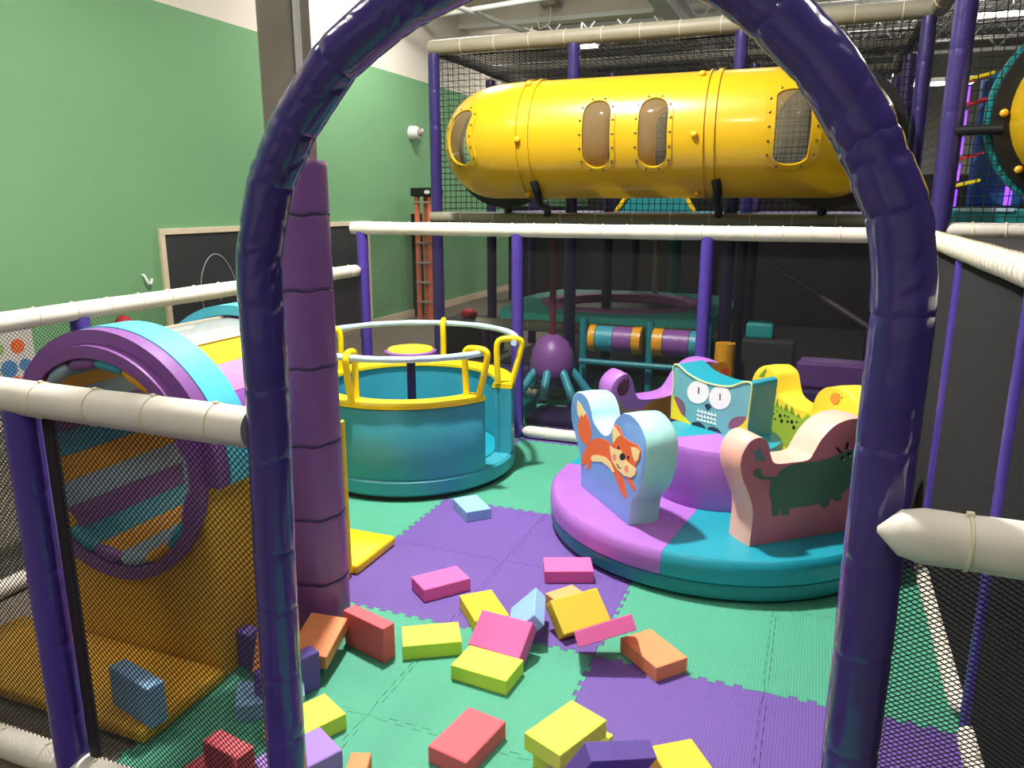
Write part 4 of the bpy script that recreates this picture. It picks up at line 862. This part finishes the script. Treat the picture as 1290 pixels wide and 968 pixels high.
for wins in (wins_l, wins_m, wins_r):
    for w_ in wins:
        obj('window_frame', ringplate(oval(*w_[:4], kid=w_[4]), oval(w_[0], w_[1], w_[2] + .032, w_[3] + .032, kid=w_[4]), RT - .004, RT + .007), 'tube_yellow', tt, smooth=50)
        bm = bmesh.new(); o1 = oval(*w_[:4], kid=w_[4]); ctr = (w_[0] + w_[4] * .8, w_[1])
        rows = [[bm.verts.new(tp(ctr[0] + (s - ctr[0]) * k, ctr[1] + (t - ctr[1]) * k, RT - .006 + d)) for s, t in o1] for k, d in ((1, 0), (.9, .012), (.6, .022), (.25, .026))]
        for A, D in zip(rows, rows[1:]):
            for i in range(len(A)): bm.faces.new((A[i], A[(i + 1) % len(A)], D[(i + 1) % len(D)], D[i]))
        bm.faces.new(rows[-1]); obj('window_pane', bm, 'tube_pane', tt, smooth=1)
        ob = oval(w_[0], w_[1], w_[2] + .018, w_[3] + .018, n=14, kid=w_[4])
        if abs(w_[1]) < 1:
            for s, t in ob:
                p = tp(s, t, RT + .006); d = (tp(s, t, RT + .1) - p).normalized(); bm = bmesh.new(); sweep(bm, [p - d * .002, p + d * .004, p + d * .007], [.0085, .0085, .004], 8); obj('bolt', bm, 'bolt_grey', tt, smooth=40)
for s in (S1 + .02, S1 + .10, S1 + 1.30, S1 + 1.36): ringat('joint_ring', s, RT - .005, RT + .012, .03 if s in (S1 + .10, S1 + 1.36) else .012, 'tube_yellow', tt)
for s in (S1 + .04, S1 + 1.25):
    for t in (-65, -3, 62, 120, 180, 240):
        p = tp(s, R(t), RT + .004); d = (tp(s, R(t), RT + .1) - p).normalized(); bm = bmesh.new(); sweep(bm, [p, p + d * .012, p + d * .02, p + d * .024], [.022, .022, .016, .004], 14); obj('bolt_cap', bm, 'bolt_yellow', tt, smooth=40)
for s in (.02, S4 - .02): ringat('flange', s, RT - .01, RT + .075, .05, 'black_metal', tt)
for xx, dx in ((-1.935, -.18), (-.665, -.07)):
    bm = bmesh.new(); sweep(bm, catmull([(xx + .0, 5.36, TZ - RT + .12), (xx + .01, 5.42, TZ - RT + .03), (xx + dx * .15, 5.56, TZ - RT - .035), (xx + dx * .5, 5.9, TZ - RT - .06), (xx + dx * .9, 6.15, TZ - RT - .1), (xx + dx, 6.2, 1.56)]), .031, 10); obj('support_strap', bm, 'black_metal', tt, smooth=1)
for xx in (-2.47, .0):
    obj('support_post', rod((xx, 6.22, 1.56), (xx, 6.22, TZ - RT - .03), .035), 'black_metal', tt, smooth=1)

# ---- right tower: second yellow tube, teal collar, climbing shelves, net
rtw = thing('right_tower', 'tall purple netted tower at the right edge behind the fence', 'play structure', (1.6, 5.03, 0))
post(rtw, .625, 5.03, 1.5, 3.1, .058, 'post_purple_shaded', .33, 150)
post(rtw, 3.1, 5.03, -.012, 3.1, .05, 'post_purple', .4, 151)
rail(rtw, (.63, 5.03, 1.505), (3.1, 5.03, 1.505), .045, 'rail_white', .16, 152)
rail(rtw, (.63, 5.03, 3.12), (3.1, 5.03, 3.12), .06, 'rail_grey', .3, 153)
net('net', rtw, (.68, 5.0, 1.55), (1, 0, 0), (0, 0, 1), 2.4, 1.52, .055, .0055, diag=False, wob=.014)
net('roof_net', rtw, (.63, 5.05, 3.1), (1, 0, 0), (0, 1, 0), 2.4, 3.5, .05, .0055, diag=False, wob=.014)
obj('deck', B(.65, 6, 5.1, 9, 1.44, 1.5), 'deck_dark', rtw); obj('deck', B(.64, 6, 1.4, 4.95, 1.44, 1.47), 'deck_dark', rtw)
obj('deck_pad', B(.68, 3.05, 5.15, 6.2, 1.5, 1.62, .015), 'deck_teal', rtw)
for a, b in ((.72, 1.0), (1.08, 1.9)): obj('deck_edge_strip', B(a, b, 5.14, 5.15, 1.61, 1.63), 'rope_blue', rtw)
t2 = thing('crawl_tube', 'yellow tube end with teal collar cut off by the right edge', 'tube', (1.28, 5.0, 2.1))
def path2(s): return Vector((1.30 + .35 * (1 - math.cos(min(s, .9) * 1.7)), 5.02 - s * .75, 2.12)), Vector((.6 * min(1, s * 2), -1, 0)).normalized()
S2_ = obj('tube_section', (lambda b: (patch(b, 0, .6, 0, 2 * math.pi, 14, 48, .42, path2), b)[1])(bmesh.new()), 'tube_yellow', t2, smooth=50)
bm = bmesh.new(); bmesh.ops.create_uvsphere(bm, u_segments=40, v_segments=20, radius=.42); bmesh.ops.translate(bm, vec=path2(.6)[0], verts=bm.verts); obj('tube_cap', bm, 'tube_yellow', t2, smooth=1)
ringat('flange', .03, .41, .50, .04, 'black_metal', t2, path2); ringat('collar', -.02, .49, .522, .06, 'deck_teal', t2, path2)
for t in range(0, 360, 40):
    p = tp(.05, R(t), .45, path2); d = Vector((0, -1, 0)); bm = bmesh.new(); sweep(bm, [p, p + d * .02, p + d * .03], [.02, .02, .008], 12); obj('bolt_cap', bm, 'bolt_yellow', t2, smooth=40)
obj('support_bar', rod((.64, 4.99, 2.04), (.86, 4.96, 2.04), .028), 'black_metal', t2, smooth=1)
cs = thing('climbing_shelves', 'blue climbing column with violet lit slots and yellow shelves behind the net', 'climber', (1.0, 6.6, 1.5))
obj('column_panel', B(.98, 1.4, 6.55, 6.7, 1.62, 2.55, .03), 'climb_blue', cs)
for k, z in enumerate((1.63, 1.81, 1.99, 2.17, 2.33)):
    obj('lit_slot', B(.835, .895, 6.48, 6.52, z, z + .12, .004), 'violet_glow', cs)
    bm = bmesh.new(); extr(bm, [(.84, z + .13), (1.0, z + .17), (1.0, z + .19), (.84, z + .15)], 6.3, 6.52); obj('shelf', bm, ('yellow', 'toy_red')[k % 2], cs)
obj('lit_slot', B(1.18, 1.22, 6.4, 6.44, 1.64, 1.78, .004), 'violet_glow', cs)

# ============================================================ things dimly seen behind the back fence
tr = thing('trampoline', 'low teal trampoline with purple ring behind the back fence', 'trampoline', (-1.75, 7.5, 0))
bm = bmesh.new()
def ring2(r0, r1, z0, z1, m, nm, sx=1, n=48, sq=0):
    b = bmesh.new(); rows = []
    for i in range(n):
        a = 2 * math.pi * i / n; ca, sa = math.cos(a), math.sin(a); q = 1 / max(abs(ca), abs(sa)) if sq else 1; q = 1 + (q - 1) * sq
        rows.append([b.verts.new((-1.76 + ca * r0, 7.45 + sa * r0, z0)), b.verts.new((-1.76 + ca * r0, 7.45 + sa * r0, z1)), b.verts.new((-1.76 + ca * r1 * q, 7.45 + sa * r1 * q, z1)), b.verts.new((-1.76 + ca * r1 * q, 7.45 + sa * r1 * q, z0))])
    for i in range(n):
        A, D = rows[i], rows[(i + 1) % n]
        for k in range(4): b.faces.new((A[k], A[(k + 1) % 4], D[(k + 1) % 4], D[k]))
    obj(nm, b, m, tr, smooth=40)
ring2(.78, 1.06, .60, .70, 'trampoline_teal', 'pad_ring', sq=.55); ring2(.62, .80, .62, .71, 'trampoline_pink', 'inner_pad'); ring2(.0, .63, .63, .64, 'black_metal', 'bed')
rail(tr, (-2.83, 6.36, .6), (-.7, 6.36, .6), .05, 'rail_grey', .25, 160)
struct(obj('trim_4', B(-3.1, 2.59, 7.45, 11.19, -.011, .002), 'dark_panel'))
for xx in (-2.8, -1.3, -.72):
    for yy in (6.5, 8.4): obj('leg', rod((xx, yy, -.01), (xx, yy, .6), .04), 'purple_dark', tr, smooth=1)
rl_ = thing('roller_rack', 'teal framed rack of striped rollers behind the back fence', 'roller', (-1.2, 6.05, 0))
for x0, cols in ((-1.68, ['yellow_deep', 'teal', 'plum', 'yellow_deep']), (-1.16, ['yellow_deep', 'plum', 'teal'])):
    x = x0
    for wd, m in zip((.055, .14, .15, .07) if x0 < -1.5 else (.08, .2, .1), cols):
        obj('roller', rod((x, 6.05, .58), (x + wd, 6.05, .58), .105 if m != 'yellow_deep' else .11, 24), m, rl_, smooth=40); x += wd + .004
for x in (-1.74, -1.19, -.74):
    obj('upright', rod((x, 6.05, -.01), (x, 6.05, .74), .032, 12), 'teal_dark', rl_, smooth=1)
for z in (.40, .12): obj('cross_bar', rod((-1.74, 5.95, z), (-.74, 5.95, z), .026, 12), 'teal_dark', rl_, smooth=1)
obj('side_mat', B(-1.72, -.76, 5.98, 6.2, .0, .1, .02), 'deck_dark', rl_)
oc_ = thing('octopus_toy', 'hanging purple octopus punch bag with teal legs behind the fence', 'toy', (-2.14, 6.0, 0))
bm = bmesh.new(); lathe(bm, [(0, .60), (.05, .595), (.12, .55), (.17, .46), (.19, .36), (.18, .26), (.12, .2), (0, .18)], (-1.99, 6.0), 24); obj('head', bm, 'plum', oc_, smooth=1)
for k in range(7):
    a = R(-130 + k * 45); obj('leg', sweep(bmesh.new(), catmull([(-1.99 + .14 * math.cos(a), 6 + .14 * math.sin(a), .33), (-1.99 + .22 * math.cos(a), 6 + .22 * math.sin(a), .24), (-1.99 + .33 * math.cos(a), 6 + .33 * math.sin(a), .1)]), [.036] * 13, 10), 'teal', oc_, smooth=1)
obj('hanging_strap', rod((-1.99, 6, .58), (-1.99, 6, 1.44), .028), 'strap_red', oc_)
bx = thing('soft_step', 'dark purple soft step on the floor behind the fence', 'step', (-1.9, 5.6, 0)); obj('step_pad', B(-2.0, -1.35, 5.35, 5.75, 0, .06, .02), 'purple_dark', bx)
tag(obj('green_step', B(-2.5, -2.05, 5.5, 5.8, 0, .12, .02), 'deck_teal'), 'dark teal soft step left of the purple one behind the fence', 'step')
for (x0, x1, y0, y1, z0, z1), m, lab in (((-.46, -.26, 6.0, 6.18, .66, .78), 'deck_teal', 'teal soft block topmost on the stack behind the fence'), ((-.48, -.1, 5.95, 6.18, .32, .66), 'deck_dark', 'dark soft block in the middle of the stack behind the fence'),
        ((-.48, .5, 5.9, 6.18, 0, .32), 'purple_dark', 'wide dark purple block at the bottom of the stack behind the fence'), ((-.08, .4, 5.95, 6.18, .325, .52), 'deck_purple', 'purple soft block lying right on the wide block behind the fence')):
    tag(obj('soft_block', B(x0, x1, y0, y1, z0, z1, .02), m), lab, 'soft block')
tag(obj('yellow_roller', rod((-.585, 5.85, .0), (-.585, 5.85, .64), .075, 20), 'yellow_deep', smooth=40), 'upright yellow padded roller behind the fence', 'roller')
tag(obj('slide_rail', rod((-.3, 6.1, 1.2), (.5, 5.7, .75), .022), 'strap_black', smooth=1), 'dark sloping slide rail behind the back fence at the right', 'rail')
for xx, m, lab in ((-1.34, 'frame_beige', 'thin beige rope'), ):
    tag(obj('climbing_rope', rod((-1.6, 8.3, 0), (-1.6, 8.3, 1.44), .03), m, smooth=1), 'beige rope hanging behind the trampoline', 'rope')
tag(obj('teal_pole', rod((-1.45, 8.6, 0), (-1.45, 8.6, 1.44), .07), 'teal_dark', smooth=1), 'thick teal pole behind the trampoline', 'pole')
ch = thing('toy_pile', 'heap of dark toys with a red cushion behind the fence', 'toy', (-3.5, 8, 0))
bm = bmesh.new(); bmesh.ops.create_uvsphere(bm, u_segments=14, v_segments=8, radius=.1); bmesh.ops.scale(bm, vec=(1, .6, .6), verts=bm.verts); bmesh.ops.translate(bm, vec=(-3.62, 7.9, .435), verts=bm.verts); obj('red_cushion', bm, 'toy_red', ch, smooth=1)
obj('crate', B(-3.9, -3.3, 7.6, 8.2, 0, .38, .02), 'deck_dark', ch)

# ============================================================ FOAM BRICKS
BK = 'foam bricks scattered on the mats'
AX = {'LWT': Matrix.Identity(3), 'WLT': Matrix.Rotation(R(90), 3, 'Z'), 'LTW': Matrix.Rotation(R(90), 3, 'X'),
      'TLW': Matrix(((0, 0, 1), (1, 0, 0), (0, 1, 0))), 'TWL': Matrix.Rotation(R(-90), 3, 'Y')}
def brick(m, loc, rot, lab, ax='LWT'):
    """rot = yaw or (yaw, pitch, roll); ax names which brick dimension lies along x, y, z before turning"""
    if not isinstance(rot, tuple): rot = (rot, 0, 0)
    M = Matrix.Rotation(R(rot[0]), 3, 'Z') @ Matrix.Rotation(R(rot[1]), 3, 'Y') @ Matrix.Rotation(R(rot[2]), 3, 'X') @ AX[ax]
    o = obj('foam_brick', box(bmesh.new(), -.11, .11, -.071, .071, -.029, .029, .0022, 1), m, smooth=30)
    o.location = loc; o.rotation_euler = M.to_euler()
    s = -1 if (M @ Vector((0, 0, 1))).z < -.2 else 1
    obj('lid', box(bmesh.new(), -.1065, .1065, -.0675, .0675, .0285 * s, .0298 * s, .0008, 1), m, o, local=True)
    return tag(o, lab, 'foam brick', BK)
F = .0295
brick('foam_lime', (-.979, 2.256, F), 355.6, 'lime foam brick lying in front of the leaning pink one')
brick('foam_pink', (-1.422, 2.772, F), 50.9, 'pink foam brick lying alone on the purple mat, left')
brick('foam_pink', (-.940, 3.097, F), 21.8, 'pink foam brick nearest the carousel edge')
brick('foam_orange', (-.445, 2.568, F), 48.9, 'orange foam brick lying flat right of the tilted pink one', 'WLT')
brick('foam_blue', (-1.649, 3.603, F), 45, 'light blue foam brick by itself near the merry-go-round', 'WLT')
brick('foam_lime', (-1.252, 2.351, F), 30.4, 'lime foam brick between the red and the leaning pink ones')
brick('foam_yellow', (-1.153, 2.624, F), 41.5, 'yellow foam brick partly covered by the leaning pink one', 'WLT')
brick('foam_peach', (-.819, 2.800, F), 54.2, 'pale orange foam brick behind the leaning amber one', 'WLT')
brick('foam_red', (-1.462, 2.249, .0715), 73.6, 'red foam brick standing on its long edge by the column', 'TLW')
brick('foam_lime', (-1.403, 1.764, F), 63.1, 'lime foam brick just right of the left arch leg')
brick('foam_lavender', (-1.319, 1.615, F), 62.9, 'lavender foam brick at the foot of the left arch leg')
brick('foam_red', (-.886, 1.885, F), 80, 'red foam brick lying flat at the bottom centre of the view')
brick('foam_lime', (-.590, 1.954, .0885), 67, 'lime foam brick stacked on top of another lime brick')
brick('foam_lime', (-.568, 1.965, F), 70, 'lime foam brick underneath the stacked lime one')
brick('foam_amber', (-.230, 1.985, F), 36.1, 'yellow foam brick at the bottom edge, right of the dark purple one', 'WLT')
brick('foam_red', (-1.389, 1.418, .111), 80.2, 'red foam brick standing on end behind the near net', 'TWL')
brick('foam_red', (-1.53, 1.40, F), 82, 'red foam brick lying flat left of the upright red one')
brick('foam_blue', (-1.92, 1.60, .122), 77.4, 'blue foam brick on edge on the yellow mat behind the net', 'TLW')
brick('foam_purple', (-1.565, 1.895, .0715), -21.6, 'purple foam brick standing on edge right behind the arch leg', 'TLW')
brick('foam_pink', (-.982, 2.410, .072), (172, 181.8, 219.5), 'pink foam brick leaning over the lime one')
brick('foam_blue', (-.948, 2.581, .0715), (18.1, 316.5, 359.4), 'light blue foam brick tilted up in the middle of the heap', 'WLT')
brick('foam_amber', (-.768, 2.682, .069), (49.4, 359.7, 41.6), 'amber foam brick leaning on the pale orange one')
brick('foam_pink', (-.616, 2.515, .118), (24.6, -17.5, 57.5), 'pink foam brick tilted between the amber and orange ones', 'LTW')
brick('foam_orange', (-1.59, 2.11, .093), (14.1, 5.7, 7.5), 'orange foam brick sloping against the column base', 'WLT')
brick('foam_orange', (-1.652, 2.005, .084), (34.4, 7.6, 36.6), 'orange foam brick leaning behind the upright purple one')
brick('foam_blue', (-1.60, 1.845, F), 38, 'light blue foam brick mostly hidden behind the left arch leg')
brick('foam_purple', (-.429, 1.865, .103), (44.3, 14.7, 26.3), 'dark purple foam brick tilted at the bottom edge', 'LTW')
brick('foam_lavender', (-.585, 1.75, F), 54, 'lavender foam brick tip at the bottom edge')
brick('foam_orange', (-1.05, 1.50, .0715), 20, 'orange foam brick corner poking up at the bottom edge', 'TLW')
brick('foam_purple', (-1.78, 2.0, .0715), 80, 'dull purple foam brick pressed against the yellow cradle', 'TLW')
